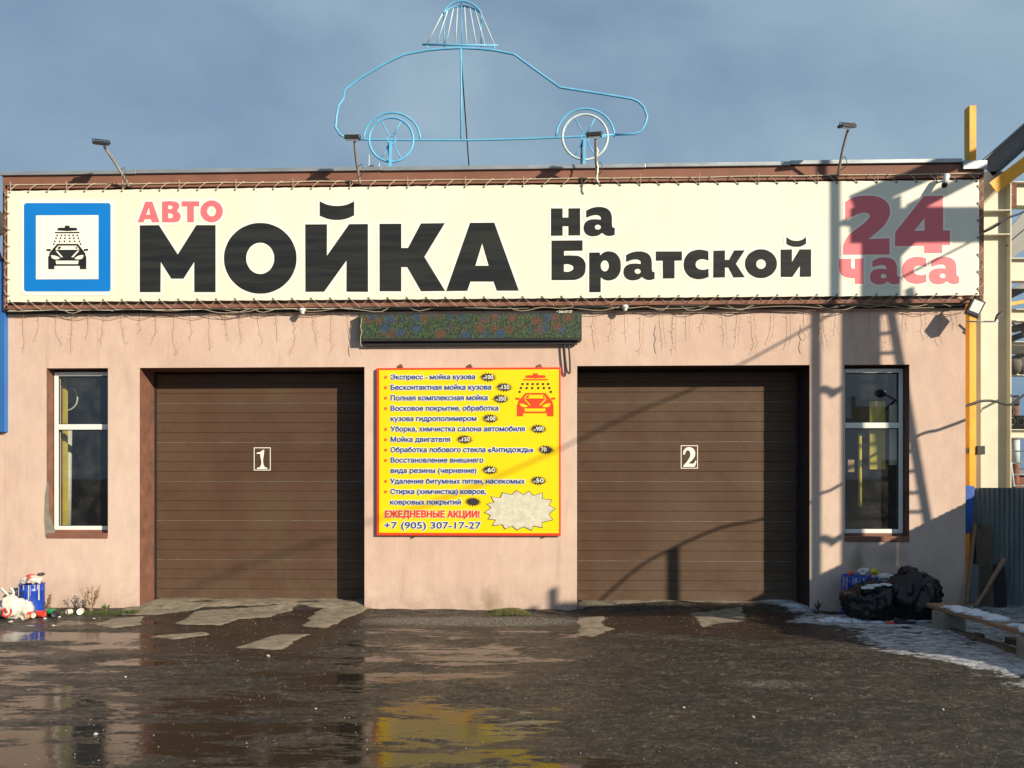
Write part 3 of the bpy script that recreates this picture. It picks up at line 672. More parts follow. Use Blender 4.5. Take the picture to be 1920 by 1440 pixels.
# windows
def window(k, x0, x1, z0, z1):
    d = .13; fy0, fy1 = d, d+.06
    rv = MB()
    for q in ([(x0,0,z0),(x0,d+.2,z0),(x0,d+.2,z1),(x0,0,z1)], [(x1,d+.2,z0),(x1,0,z0),(x1,0,z1),(x1,d+.2,z1)], [(x0,0,z1),(x0,d+.2,z1),(x1,d+.2,z1),(x1,0,z1)], [(x0,d+.2,z0),(x0,0,z0),(x1,0,z0),(x1,d+.2,z0)]):
        rv.add(q, [(0,1,2,3)])
    rv.build('window_reveal', M['reveal'], bld)
    a, b, c_, e = x0+.012, x1-.012, z0+.075, z1-.03
    tz = (z0+z1)/2 + (.33 if k == 0 else .34); f = .052
    fr = MB()
    fr.box((a,fy0,c_),(a+f,fy1,e)).box((b-f,fy0,c_),(b,fy1,e)).box((a+f,fy0,c_),(b-f,fy1,c_+f)).box((a+f,fy0,e-f),(b-f,fy1,e)).box((a+f,fy0,tz-.035),(b-f,fy1,tz+.035))
    wd = fr.build('window', M['pvc'], bld, bevel=.006)
    MB().box((x0+.003,-.012,z0-.02),(x1-.003,d,z0+.045),).box((x0+.003,d,z0),(x1-.003,d+.03,c_)).build('sill', M['brown'], wd, bevel=.005)
    for (p, q) in ((c_+f, tz-.035), (tz+.035, e-f)):
        MB().add([(a+f-.005,fy0+.03,p-.005),(b-f+.005,fy0+.03,p-.005),(b-f+.005,fy0+.03,q+.005),(a+f-.005,fy0+.03,q+.005)], [(0,1,2,3)]).build('pane', M['glass'], wd)
    g = MB()
    for (p, q) in ((c_+f, tz-.035), (tz+.035, e-f)):
        for s_ in ((a+f,p,a+f+.008,q),(b-f-.008,p,b-f,q),(a+f+.008,p,b-f-.008,p+.008),(a+f+.008,q-.008,b-f-.008,q)): g.box((s_[0],fy0+.012,s_[1]),(s_[2],fy0+.028,s_[3]))
    g.build('gasket', M['rubber'], wd)
    return wd
for k, q in enumerate(WINS): window(k, *q)
# rooms behind the windows
for (a, b) in ((-6.6,-5.1),(3.5,5.1)):
    rm = MB(); y0, y1, z0, z1 = .34, 3.2, -.1, 3.4
    for q in ([(a,y1,z0),(b,y1,z0),(b,y1,z1),(a,y1,z1)], [(a,y0,z0),(a,y1,z0),(a,y1,z1),(a,y0,z1)], [(b,y1,z0),(b,y0,z0),(b,y0,z1),(b,y1,z1)], [(a,y0,z1),(a,y1,z1),(b,y1,z1),(b,y0,z1)], [(a,y1,z0),(a,y0,z0),(b,y0,z0),(b,y1,z0)]): rm.add(q, [(0,1,2,3)])
    rm.build('room_wall', M['dark'], bld)
yw = MB(); yw.box((at(98,800,.36).x,.36,.2),(at(122,800,.36).x,.42,3.2)); yw.build('yellow_pier', M['yellowwall'], bld)['label'] = 'yellow painted pier behind the left window'
tag(MB().tube([at(130,802,.62),at(129,900,.62),at(128,985,.62)], .035, 10).build('drain_pipe', M['trashwhite']), 'pale vertical plastic pipe standing behind the left window', 'pipe')
hp = [at(x,y,.52) for x, y in ((116,746),(122,738),(131,728),(140,731),(145,745),(143,757),(135,766),(124,770),(118,768))]
tag(MB().tube(smooth_path(hp,5), .011, 6).build('hose', M['bagwhite']), 'pale hose looped high behind the left window', 'hose')
tag(MB().lathe([(0,.16),(.07,.15),(.1,.1),(.1,-.1),(.06,-.16),(0,-.17)], at(158,748,.9), 16).build('water_tank', M['concrete']), 'small grey tank hanging high behind the left window', 'tank')
b0 = at(1631,880,.24); b1 = at(1660,752,.24)
tag(MB().box((b0.x,.24,b0.z),(b1.x,.27,b1.z)).build('sunlit_wall_patch', M['yellowwall']), 'bright yellow patch standing in for sunlit wall inside the right window', 'board')  # patch of sun on the interior wall, shaped as a panel
b0 = at(1668,872,.28); b1 = at(1690,760,.28)
tag(MB().box((b0.x,.28,b0.z),(b1.x,.30,b1.z)).build('pale_board', M['banner']), 'pale cream board at the right edge inside the right window', 'board')
b0 = at(1590,885,.3); b1 = at(1602,862,.3)
tag(MB().box((b0.x,.30,b0.z),(b1.x,.38,b1.z)).build('carton', M['cardboard']), 'small tan carton on the left inside the right window', 'box')
tag(MB().tube([at(1612,812,.3),at(1612,950,.3)], .026, 8).build('yellow_post', M['yellowwall']), 'thin dull yellow post inside the right window left of the yellow wall patch', 'post')
# threshold slabs
for k, (a, b) in enumerate(DOORS):
    MB().box((a+.003,.02,-.1),(b-.003,DP+.05,.032)).build('threshold', M['concrete'], bld, bevel=.01)

# flashing strip and its cables under the banner
MB().box((XL+.01,-.065,3.752),(XR-.02,-.003,3.815)).build('flashing', M['flash'], bld, bevel=.004)
MB().box((XL+.01,-.03,3.722),(XR-.02,-.002,3.748)).build('dark_trim', M['darkmetal'], bld)
def wavy(x0, x1, y, z, amp, n, seed):
    rs = random.Random(seed); return [(x0+(x1-x0)*i/n, y+rs.uniform(-.004,.004), z+rs.uniform(-amp,amp)) for i in range(n+1)]
cabs = thing('cable_bundle', 'black and grey cables run along the flashing beneath the banner', 'cables', (0,-.08,3.78))
for i, (x0, x1, z, a_, m_, r_) in enumerate(((XL+.05,5.1,3.79,.008,'cable',.006),(-2.2,5.15,3.735,.006,'cable',.008),(-1.9,5.0,3.762,.006,'pwhite',.005),(-6.6,-1.8,3.748,.006,'pwhite',.004),(-.6,5.1,3.812,.010,'cable',.005))):
    MB().tube(smooth_path(wavy(x0, x1, -.085-.006*i, z, a_, 26, i), 3), r_, 5).build('cable', M[m_], cabs)

# neighbour on the left
nb = thing('neighbour_building', 'lower pink wall joining the car wash on its left', 'building', (-8,0,0))
MB().box((-12,.002,-.3),(XL-.003,6,4.40)).build('wall', M['stucco'], nb)
p0 = at(9,810,-.06)
bp = MB().box((-9,-.06,p0.z),(p0.x,.008,4.42)).build('blue_sign', M['bluepaint'], None, bevel=.006); tag(bp, 'blue sign panel at the left edge beside the banner', 'panel')
dl = at(3,417,-.25)
t = thing('round_wall_lamp', 'dark round lamp at the left edge above the blue panel', 'lamp', dl)
MB().lathe([(0,.17),(.06,.165),(.11,.12),(.12,0),(.11,-.12),(.06,-.165),(0,-.17)], (dl.x-.11,dl.y,dl.z), 16).build('shade', M['lamp'], t)
MB().tube([(dl.x-.11,-.25,dl.z-.15),(dl.x-.11,-.1,dl.z-.4),(dl.x-.11,.01,dl.z-.45)], .015, 6).build('bracket', M['darkmetal'], t)

# ------------------------------------------------------------------ banner
YB = -.15
tl, tr, bl_, br_ = at(15,357,YB), at(1836,337,YB), at(14,568,YB), at(1837,553,YB)
BX0, BX1, BZ0, BZ1 = bl_.x, tr.x, (bl_.z+br_.z)/2, (tl.z+tr.z)/2
ban = thing('banner', 'long cream vinyl banner laced above the two garage doors', 'banner', ((BX0+BX1)/2, YB, BZ0))
b_ = MB(); nxb, nzb = 160, 14; vs = []
for j in range(nzb+1):
    for i in range(nxb+1):
        u, v = i/nxb, j/nzb; x = BX0+(BX1-BX0)*u
        e = .006*abs(math.sin(math.pi*u*51))*(1 if j in (0,nzb) else 0)
        z = BZ0+(BZ1-BZ0)*v + (e if j == 0 else -e if j == nzb else 0)
        y = YB+.006*math.sin(u*9)*math.sin(v*math.pi)*0
        vs.append((x, y, z))
b_.add(vs, [(j*(nxb+1)+i, j*(nxb+1)+i+1, (j+1)*(nxb+1)+i+1, (j+1)*(nxb+1)+i) for j in range(nzb) for i in range(nxb)], True)
b_.build('vinyl_sheet', M['banner'], ban)
fr = MB()
for (p, q) in (((BX0-.045,YB+.05,BZ1+.055),(BX1+.045,YB+.05,BZ1+.055)),((BX0-.045,YB+.05,BZ0-.055),(BX1+.045,YB+.05,BZ0-.055)),((BX0-.045,YB+.05,BZ0-.07),(BX0-.045,YB+.05,BZ1+.07)),((BX1+.045,YB+.05,BZ0-.07),(BX1+.045,YB+.05,BZ1+.07))):
    fr.beam(p, q, .045, .045)
for i in range(15):
    x = BX0+(BX1-BX0)*i/14; fr.box((x-.015,YB+.074,BZ0-.04),(x+.015,YB+.098,BZ1+.04))
fr.build('frame', M['brown'], ban)
MB().tube(smooth_path(wavy(BX0-.04,BX1+.04,YB+.02,BZ1+.075,.004,40,5),2), .009, 6).build('rail_wire', M['cord'], ban)
lc = MB(); ey = MB(); n = 50
for i in range(n+1):
    x = BX0+.03+(BX1-BX0-.06)*i/n; rx = random.uniform(-.01,.01)
    sgn = 1 if x < .6 else -1
    ey.lathe([(0,-.002),(.011,-.002),(.011,.004)], (x,YB-.003,BZ1-.022), 8, Matrix.Rotation(R(90),3,'X'))
    ey.lathe([(0,-.002),(.011,-.002),(.011,.004)], (x,YB-.003,BZ0+.022), 8, Matrix.Rotation(R(90),3,'X'))
    lc.tube(smooth_path([(x,YB-.006,BZ1-.022),(x+sgn*.05+rx,YB-.012,BZ1+.03),(x+sgn*.10+rx,YB+.02,BZ1+.085),(x+sgn*.12+rx,YB+.05,BZ1+.082)],3), .0045, 4)
    sg = 1 if x < .9 else -1
    lc.tube([(x,YB-.006,BZ0+.022),(x+sg*.11+rx,YB-.004,BZ0-.06),(x+sg*.14+rx,YB+.03,BZ0-.085)], .0035, 4)
    lc.tube([(x-sg*.03,YB+.02,BZ0-.006),(x-sg*.08+rx,YB+.02,BZ0-.055)], .003, 4)
    if i % 3 == 0: lc.tube([(x+.01,YB-.005,BZ1-.03),(x+.01,YB-.004,BZ1+.11)], .003, 4)
for i in range(7):
    z = BZ0+.08+(BZ1-BZ0-.16)*i/6
    for X_, s_ in ((BX0+.02,-1),(BX1-.02,1)):
        ey.lathe([(0,-.002),(.010,-.002),(.010,.004)], (X_,YB-.003,z), 8, Matrix.Rotation(R(90),3,'X'))
        lc.tube([(X_,YB-.006,z),(X_+s_*.045,YB-.006,z+.04),(X_+s_*.085,YB+.03,z+.075)], .0045, 4)
        lc.tube([(X_,YB-.006,z),(X_+s_*.05,YB-.004,z-.07),(X_+s_*.085,YB+.03,z-.09)], .004, 4)
tag(lc.build('lacing', M['cord'], ban), kind='stuff'); tag(ey.build('eyelets', M['darkmetal'], ban), kind='stuff')

HY, LY = YB-.003, YB-.0045
def word(name, glyphs, m, off=.036):
    flat(name+'_outline', glyphs, HY, M['halo'], ban, off)
    flat(name, glyphs, LY, m, ban)
z5 = lambda p: Z(p, 4, 0, 340)
z6 = lambda p: Z(p, 480*4/520*1.0, 480, 340)
z7 = lambda p: Z(p, 1920/520, 1000, 340)
z4 = lambda p: Z(p, 4, 1440, 180)
z6 = lambda p: Z(p, 1920/520, 480, 340)
word('auto_lettering', [z5([(1090,152),(1143,152),(1197,307),(1139,307),(1131,283),(1086,284),(1077,307),(1032,308)]), z5(['hole',(1117,196),(1127,250),(1097,250)]),
    z5([(1215,151),(1300,150,'s'),(1338,165,'s'),(1345,192,'s'),(1330,222,'s'),(1350,242,'s'),(1355,268,'s'),(1340,298,'s'),(1298,307),(1215,307)]),
    z5(['hole',(1262,180),(1285,182,'s'),(1295,194,'s'),(1285,207,'s'),(1262,208)]), z5(['hole',(1262,240),(1287,242,'s'),(1298,258,'s'),(1287,274,'s'),(1262,276)]),
    z5([(1362,150),(1494,149),(1494,187),(1454,187),(1454,307),(1404,307),(1404,188),(1362,188)]),
    z5(ell(1587,225,84,82,12)), z5(ell(1587,224,33,38,10,True))], M['inkred'], .034)
word('wash_lettering', [z5([(1048,330),(1192,328),(1333,548),(1472,328),(1617,328),(1617,831),(1457,831),(1457,605),(1377,730),(1285,730),(1206,605),(1204,831),(1048,831)]),
    ell(488,484.3,68,66.3,16), ell(488,484.3,26.3,29.3,12,True),
    z6([(341,298),(492,297),(491,515),(645,296),(775,295),(776,765),(626,764),(627,548),(472,764),(342,765)]),
    z6([(441,138),(497,162,'s'),(560,170,'s'),(625,162,'s'),(680,138),(680,236),(620,260,'s'),(560,267,'s'),(500,260,'s'),(441,238)]),
    z6([(855,294),(1006,293),(1006,461),(1052,461),(1142,291),(1308,289),(1166,523),(1310,759),(1143,761),(1047,594),(1006,594),(1006,761),(856,761)]),
    z6([(1482,287),(1650,286),(1820,757),(1667,757),(1645,694),(1485,694),(1463,758),(1316,760)]), z6(['hole',(1566,430),(1611,584),(1519,584)])], M['inkblack'])
GA = [[(366,203),(400,186,'s'),(445,177,'s'),(490,181,'s'),(525,200,'s'),(542,235,'s'),(545,275,'s'),(546,305,'s'),(551,319,'s'),(564,321),(564,370),(535,378,'s'),(505,375,'s'),(476,357),(455,372,'s'),(425,380,'s'),(395,379,'s'),(367,366,'s'),(351,342,'s'),(349,312,'s'),(360,285,'s'),(385,268,'s'),(420,262,'s'),(468,265),(466,247,'s'),(452,236,'s'),(425,234,'s'),(366,251)],
      ['hole']+ell(447,317,21,17,8)]
GS = [[(1212,484),(1172,474,'s'),(1125,475,'s'),(1070,502,'s'),(1041,575,'s'),(1068,648,'s'),(1125,676,'s'),(1175,675,'s'),(1214,662),(1213,603),(1190,611,'s'),(1163,611,'s'),(1135,600,'s'),(1124,574,'s'),(1137,549,'s'),(1165,539,'s'),(1190,541,'s'),(1213,549)]]
def fit(glyph, src, dst):                         # move a glyph from its bounding box to another
    (a0,b0,a1,b1), (c0,d0,c1,d1) = src, dst; out = []
    for c_ in glyph: out.append([p if p == 'hole' else (c0+(p[0]-a0)*(c1-c0)/(a1-a0), d0+(p[1]-b0)*(d1-d0)/(b1-b0), p[2] if len(p) > 2 else 'c') for p in c_])
    return out
word('on_lettering', [z7([(122,187),(203,187),(203,250),(243,250),(243,187),(324,186),(325,374),(243,375),(243,311),(203,311),(203,376),(122,377)])]+[z7(c_) for c_ in GA], M['inkblack'], .03)
br = [z7([(126,410),(341,408),(341,480),(213,482),(213,513),(270,513,'s'),(325,522,'s'),(358,560,'s'),(362,600,'s'),(350,648,'s'),(305,678,'s'),(240,684),(126,684)]), z7(['hole',(212,575),(250,575,'s'),(278,598,'s'),(250,624,'s'),(212,625)]),
    z7([(387,493),(460,492),(463,512),(490,491,'s'),(530,485,'s'),(580,507,'s'),(606,583,'s'),(583,660,'s'),(530,686,'s'),(495,682,'s'),(467,665),(467,767),(387,768)]), z7(['hole']+ell(495,585,28,38,8))]
br += [z7(c_) for c_ in fit(GA, (348,176,565,380), (624,484,841,685))]
br += [z7([(848,485),(1029,485),(1029,548),(978,549),(978,672),(897,673),(896,549),(848,550)])] + [z7(c_) for c_ in GS]
br += [z7([(1247,480),(1327,478),(1327,543),(1355,543),(1390,478),(1464,477),(1403,571),(1465,664),(1385,666),(1350,597),(1327,597),(1327,665),(1245,667)]),
    z7(ell(1576,570,111,100,12)), z7(['hole']+ell(1577,573,33,33,8)),
    z4([(95,1152),(180,1150),(180,1245),(237,1150),(324,1150),(324,1355),(238,1357),(240,1275),(183,1357),(95,1357)]),
    z4([(138,1057),(175,1080,'s'),(213,1086,'s'),(250,1080,'s'),(286,1057),(286,1108),(250,1127,'s'),(213,1131,'s'),(175,1127,'s'),(138,1110)])]
word('street_lettering', br, M['inkblack'], .03)
word('hours_number', [z4([(580,792),(640,762,'s'),(740,748,'s'),(830,758,'s'),(890,795,'s'),(915,855,'s'),(892,940,'s'),(825,1015,'s'),(752,1073),(912,1067),(912,1188),(562,1190),(565,1115),(600,1050,'s'),(680,985,'s'),(740,935,'s'),(764,897,'s'),(745,877,'s'),(700,877,'s'),(640,900,'s'),(580,932)]),
    z4([(1170,750),(1313,748),(1313,1008),(1365,1008),(1365,1118),(1307,1118),(1307,1178),(1172,1178),(1172,1124),(952,1126),(955,1020)]), z4(['hole',(1174,915),(1176,1010),(1097,1011)])], M['inkred'], .026)
word('hours_word', [z4([(532,1222),(624,1220),(624,1275),(630,1292,'s'),(652,1297),(652,1220),(716,1218),(716,1408),(652,1409),(652,1366),(610,1364,'s'),(565,1350,'s'),(538,1315,'s'),(532,1270)])]
    + [z4(c_) for c_ in fit(GA,(348,176,565,380),(765,1210,988,1413))] + [z4(c_) for c_ in fit(GS,(1041,474,1214,677),(1005,1207,1188,1408))] + [z4(c_) for c_ in fit(GA,(348,176,565,380),(1207,1205,1435,1412))], M['inkred'], .026)
# blue pictogram
SC = 1440/190
def rrect(x0, y0, x1, y1, r): return [(x0+r,y0),(x1-r,y0),(x1-r*.3,y0+r*.3),(x1,y0+r),(x1,y1-r),(x1-r*.3,y1-r*.3),(x1-r,y1),(x0+r,y1),(x0+r*.3,y1-r*.3),(x0,y1-r),(x0,y0+r),(x0+r*.3,y0+r*.3)]
bs = [Z(rrect(112,80,1345,1338,34), SC, 30, 370)]
flat('pictogram_border', bs, HY-.001, M['halo'], ban, .05)
flat('pictogram_blue_square', bs, LY, M['inkblue'], ban)
flat('pictogram_white_square', [Z([(283,257),(1172,253),(1172,1162),(283,1165)], SC, 30, 370)], LY-.003, M['inkwhite'], ban)
CAR = [[(585,660),(878,660),(960,760),(985,795),(990,835),(1000,840),(1000,1020),(908,1020),(905,972),(548,972),(546,1020),(458,1020),(457,840),(470,832),(475,790),(500,758)],
    ['hole',(600,684),(862,684),(905,745),(555,745)], ['hole',(560,757),(588,757),(672,850),(640,852)], ['hole',(872,757),(903,753),(815,852),(783,850)],
    ['hole',(495,820),(540,822,'s'),(595,840,'s'),(630,865),(600,878,'s'),(545,878,'s'),(510,860,'s')], ['hole',(962,815),(915,820,'s'),(865,840,'s'),(828,868),(860,880,'s'),(915,878,'s'),(948,860,'s')],
    ['hole',(562,897),(892,897),(882,948),(572,948)], [(605,698),(643,700),(625,735),(590,733)], [(842,702),(858,700),(873,732),(860,734)],
    [(432,735),(493,732),(493,765),(432,760)], [(965,735),(1025,730),(1027,757),(965,762)]]
SHW = [[(695,402),(762,402),(762,430),(860,432),(873,468),(730,478),(585,468),(597,432),(695,430)], [(553,493),(902,490),(902,508),(553,510)]]
DOTS = []
for yy, xx in ((540,(585,645,700,755,812,872)),(580,(570,633,695,762,823,888)),(625,(553,620,690,765,835,903)),(663,(538,918))):
    for q in xx: DOTS.append([(q-11,yy-11),(q+11,yy-11),(q+11,yy+11),(q-11,yy+11)])
flat('pictogram_car', [Z(c_, SC, 30, 370) for c_ in CAR], LY-.006, M['inkblack'], ban)
flat('pictogram_shower', [Z(c_, SC, 30, 370) for c_ in SHW+DOTS], LY-.006, M['inkblack'], ban)

# ------------------------------------------------------------------ LED display
YD = -.115
p0, p1 = at(672,640,YD), at(1091,587,YD)
led = thing('led_display', 'long black electronic display with a blotchy multicoloured screen under the banner', 'display', (p0.x, YD, p0.z))
MB().box((p0.x,YD,p0.z),(p1.x,-.004,p1.z+.012)).build('housing', M['lamp'], led, bevel=.004)
MB().box((p0.x+.05,YD+.045,p0.z-.045),(p1.x-.05,-.02,p0.z-.002)).build('lower_tray', M['lamp'], led, bevel=.01)
MB().box((p0.x+.018,YD-.004,p0.z+.03),(p1.x-.022,YD-.001,p1.z-.005)).build('screen', M['led'], led)
text('small_lettering', '• 266-67-27', 1044, 1073, 582, 586.5, YD-.006, M['halo'], led, bold=.0008)
cl = thing('cable_loop', 'black cable hanging in a loop below the right end of the display', 'cable', at(1065,640,-.06))
for r_, pts in ((.011,((1058,645),(1059,662),(1061,682),(1063,695),(1067,700),(1069,694),(1068,670),(1066,645))),):
    MB().tube(smooth_path([at(x,y,-.05) for x, y in pts],4), r_, 6).build('cable', M['cable'], cl)

# ------------------------------------------------------------------ price board
YP = -.05
p0, p1 = at(706,1004,YP), at(1051.5,688.5,YP)
pbd = thing('price_board', 'yellow price board with orange-red frame hung between the two garage doors', 'sign', ((p0.x+p1.x)/2, YP, p0.z))
MB().box((p0.x,YP+.004,p0.z),(p1.x,-.004,p1.z)).build('backing', M['pred'], pbd, bevel=.004)
q0, q1 = at(711,999,YP), at(1048,692.5,YP)
MB().box((q0.x,YP,q0.z),(q1.x,YP+.0035,q1.z)).build('yellow_face', M['pyellow'], pbd)
for x in (751,881,1012):
    p = at(x,687,YP+.02); MB().prism([(p.x-.034,p.z-.012),(p.x+.034,p.z-.012),(p.x+.012,p.z+.028),(p.x-.012,p.z+.028)], YP+.02, -.01).build('hanger', M['rust'], pbd)
for x in (775,1020):
    p = at(x,1006,YP+.02); MB().box((p.x-.012,YP+.02,p.z-.012),(p.x+.012,-.01,p.z)).build('lower_clip', M['darkmetal'], pbd)
sz1 = 1920/380
zb1 = lambda x, y: (690+x/sz1, 670+y/sz1); zb2 = lambda x, y: (690+x/sz1, 800+y/sz1)
LINES = [('Экспресс - мойка кузова',217,1015,163,208),('Бесконтактная мойка кузова',217,1168,260,307),('Полная комплексная мойка',217,1133,359,407),('Восковое покрытие, обработка',217,1235,458,505),
    ('кузова гидрополимером',217,1027,556,603),('Уборка, химчистка салона автомобиля',217,1485,653,701),('Мойка двигателя',217,778,752,800),('Обработка лобового стекла «Антидождь»',217,1567,850,898),
    ('Восстановление внешнего',217,1093,948,996),('вида резины (чернение)',217,1027,1047,1094),('Удаление битумных пятен, насекомых',213,1485,1148,1195),('Стирка (химчистка) ковров,',215,1118,1246,1293),('ковровых покрытий',213,880,1346,1393)]
for s_, x0, x1, yt, yb in LINES:
    a = zb1(x0,yt); b = zb1(x1,yb)
    text('service_lettering', s_, a[0], b[0], a[1], b[1], YP-.006, M['pblue'], pbd, bold=.0034)
    text('service_outline', s_, a[0], b[0], a[1], b[1], YP-.003, M['pwhite'], pbd, bold=.0105)
for (s_, x0, x1, yt, yb, mt) in (('ЕЖЕДНЕВНЫЕ АКЦИИ!',165,1055,795,857,'pred'),('+7 (905) 307-17-27',157,1068,900,963,'pblue')):
    a = zb2(x0,yt); b = zb2(x1,yb)
    text('bottom_lettering', s_, a[0], b[0], a[1], b[1], YP-.006, M[mt], pbd, bold=.0056 if mt == 'pred' else .003)
    text('bottom_outline', s_, a[0], b[0], a[1], b[1], YP-.003, M['pwhite'], pbd, bold=.011)
for y in (188,286,385,484,682,780,878,976,1175,1273):
    c_ = zb1(167,y); flat('bullet', [ell(c_[0],c_[1],2.7,2.7,8)], YP-.005, M['pbullet'], pbd)
for i, (x, y, s_) in enumerate(((1138,188,'от 100'),(1290,283,'от 150'),(1258,393,'от 350'),(1158,580,'от 100'),(1615,678,'от 900'),(915,778,'от 150'),(1685,875,'70'),(1155,1068,'от 60'),(1615,1168,'от 50'),(995,1368,None))):
    cx, cy = zb1(x,y); pts = []
    for k in range(36):
        g = 2*math.pi*k/36+.05; rr = (1.05 if k % 2 else .62)*(1+.06*math.sin(k*2.3)); pts.append((cx+16.5*rr*math.cos(g), cy+9.0*rr*math.sin(g)))
    flat('price_star', [pts], YP-.0045, M['pblack'], pbd)
    if s_:
        if s_.startswith('от'):
            text('price_prefix', 'от', cx-9.5, cx-4.6, cy-.4, cy+3.2, YP-.008, M['pwhite'], pbd, bold=.0006)
            text('price', s_[3:], cx-4.2, cx+9.5, cy-4.0, cy+3.4, YP-.008, M['pwhite'], pbd, bold=.0012, cap='0')
        else: text('price', s_, cx-9, cx+1, cy-4.2, cy+3.2, YP-.008, M['pwhite'], pbd, bold=.0008, cap='0')
    else: flat('painted_out_price', [[(cx-5,cy-4),(cx+6,cy-5),(cx+7,cy+4),(cx-4,cy+5)]], YP-.0065, M['trashdark'], pbd)
BST = [(1097,812),(1163,768),(1118,730),(1190,715),(1160,660),(1250,672),(1270,620),(1362,640),(1403,600),(1475,640),(1525,605),(1565,650),(1657,622),(1655,680),(1748,690),(1715,745),(1780,775),(1718,830),(1755,885),(1650,910),(1655,960),(1570,945),(1550,988),(1473,950),(1412,985),(1365,945),(1295,975),(1270,932),(1172,940),(1205,885),(1132,878),(1155,840)]
flat('starburst_edge', [[zb2(*p) for p in BST]], YP-.004, M['pblack'], pbd)
flat('starburst', [[(zb2(*p)[0]*.972+978.5*.028, zb2(*p)[1]*.96+957*.04) for p in BST]], YP-.007, M['ppaste'], pbd)
ic = lambda c_: [p if p == 'hole' else (690+(1397+(p[0]-432)*.635)/sz1, 670+(337+(p[1]-660)*.611)/sz1, p[2] if len(p) > 2 else 'c') for p in c_]
ish = lambda c_: [p if p == 'hole' else (690+(1470+(p[0]-553)*.668)/sz1, 670+(152+(p[1]-402)*.60)/sz1) for p in c_]
flat('red_car_pictogram', [ic(c_) for c_ in CAR], YP-.005, M['pred'], pbd); flat('red_shower_pictogram', [ish(c_) for c_ in SHW], YP-.005, M['pred'], pbd)
dd = []
for y, xx in ((252,(1465,1513,1562,1608,1660,1708)),(290,(1450,1505,1557,1615,1668,1720)),(326,(1438,1733))):
    for x in xx:
        c_ = zb1(x,y); dd.append([(c_[0]-1.9,c_[1]-1.9),(c_[0]+1.9,c_[1]-1.9),(c_[0]+1.9,c_[1]+1.9),(c_[0]-1.9,c_[1]+1.9)])
flat('dark_drops', dd, YP-.005, M['pblack'], pbd)

# ------------------------------------------------------------------ floodlights on arms over the banner
def flood(base, head, t, tilt, label, curl=False):
    a = at(base[0], base[1], YB-.02); h = at(head[0], head[1], -t)
    o = thing('floodlight', label, 'floodlight', a, 'floodlights on arms above the banner')
    mid = a.lerp(h,.5)+Vector((.0,-.01,.02)); pts = smooth_path([a, mid, h+Vector((.02,.02,-.03))], 6)
    MB().tube(pts, .016, 8).build('arm', M['armmetal'], o)
    MB().beam(a+Vector((0,.05,0)), a.lerp(h,.16), .014, .03).build('foot_strap', M['darkmetal'], o)
    rot = Matrix.Rotation(R(tilt[1]),3,'Z') @ Matrix.Rotation(R(tilt[0]),3,'X')
    hd = MB().box((-.085,-.065,-.016),(.085,.065,.016))
    for i in range(6): hd.box((-.075+i*.028,-.055,.0165),(-.062+i*.028,.055,.021))
    hd.v = [tuple(h+rot@Vector(p)) for p in hd.v]; hd.build('lamp_head', M['lamp'], o, bevel=.004)
    ln = MB().box((-.07,-.05,-.0205),(.07,.05,-.0165)); ln.v = [tuple(h+rot@Vector(p)) for p in ln.v]; ln.build('lens', M['lens'], o)
    br = MB(); br.tube([(-.095,0,0),(-.095,0,.035),(.095,0,.035),(.095,0,0)], .006, 6); br.v = [tuple(h+rot@Vector(p)) for p in br.v]; br.build('bracket', M['darkmetal'], o)
    c_ = a.lerp(h,.35); MB().tube(smooth_path([c_, c_+Vector((.05,0,.05)), c_+Vector((.07,0,-.05)), a.lerp(h,.15)],4), .004, 4).build('lead', M['cable'], o)
    return o
flood((243,350),(190,268),.52,(28,18),'floodlight on a pale arm leaning left above the blue pictogram')
flood((675,345),(661,259),.50,(12,0),'floodlight on an upright arm below the rear of the wire car')
flood((1120,342),(1114,254),.50,(14,-8),'floodlight with wavy white cable in front of the wire car front wheel')
flood((1570,335),(1588,237),.50,(16,8),'floodlight on a dark arm nearest the number 24')
wc = [at(x,y,-.3+.0*y) for x, y in ((1116,262),(1118,275),(1121,283),(1118,295),(1121,315),(1119,335),(1123,342))]
tag(MB().tube(smooth_path(wc,4), .009, 6).build('power_cable', M['pwhite']), 'white cable wound down the third floodlight arm', 'cable')
bc = [at(x,y,-.02) for x, y in ((677,345),(682,332),(688,318),(694,312),(699,312),(703,316))]
tag(MB().tube(smooth_path(bc,4), .012, 6).build('stub_cable', M['cable']), 'black corrugated cable arching over the roof edge by the second floodlight', 'cable')
# big floodlight and camera arm at the right corner
c0 = at(1829,577,-.28)
cf = thing('corner_floodlight', 'large tilted floodlight with white glass at the right end of the banner', 'floodlight', c0)
rot = Matrix.Rotation(R(-16),3,'Z') @ Matrix.Rotation(R(27),3,'Y') @ Matrix.Rotation(R(-16),3,'X')
def rb(a, b): return MB().box(a, b)
for nm, a, b, m_ in (('casing',(-.074,-.02,-.105),(.074,.03,.105),'lamp'),('lens',(-.055,-.025,-.072),(.055,-.0205,.084),'lens')):
    q = rb(a,b); q.v = [tuple(c0+rot@Vector(p)) for p in q.v]; q.build(nm, M[m_], cf, bevel=.004)
q = MB()
for i in range(7): q.box((-.08+i*.025,.032,-.1),(-.07+i*.025,.055,.1))
q.v = [tuple(c0+rot@Vector(p)) for p in q.v]; q.build('cooling_fins', M['lamp'], cf)
MB().tube([c0+Vector((0,.04,.1)), c0+Vector((-.03,.12,.13)), c0+Vector((-.05,.2,.12))], .012, 6).build('bracket', M['darkmetal'], cf)
p = thing('camera_arm', 'thin pale arm reaching right from the wall corner below the floodlight', 'bracket', at(1814,600,-.1))
MB().tube([at(1812,603,-.05),at(1872,603,-.2)], .010, 6).build('arm', M['pwhite'], p)
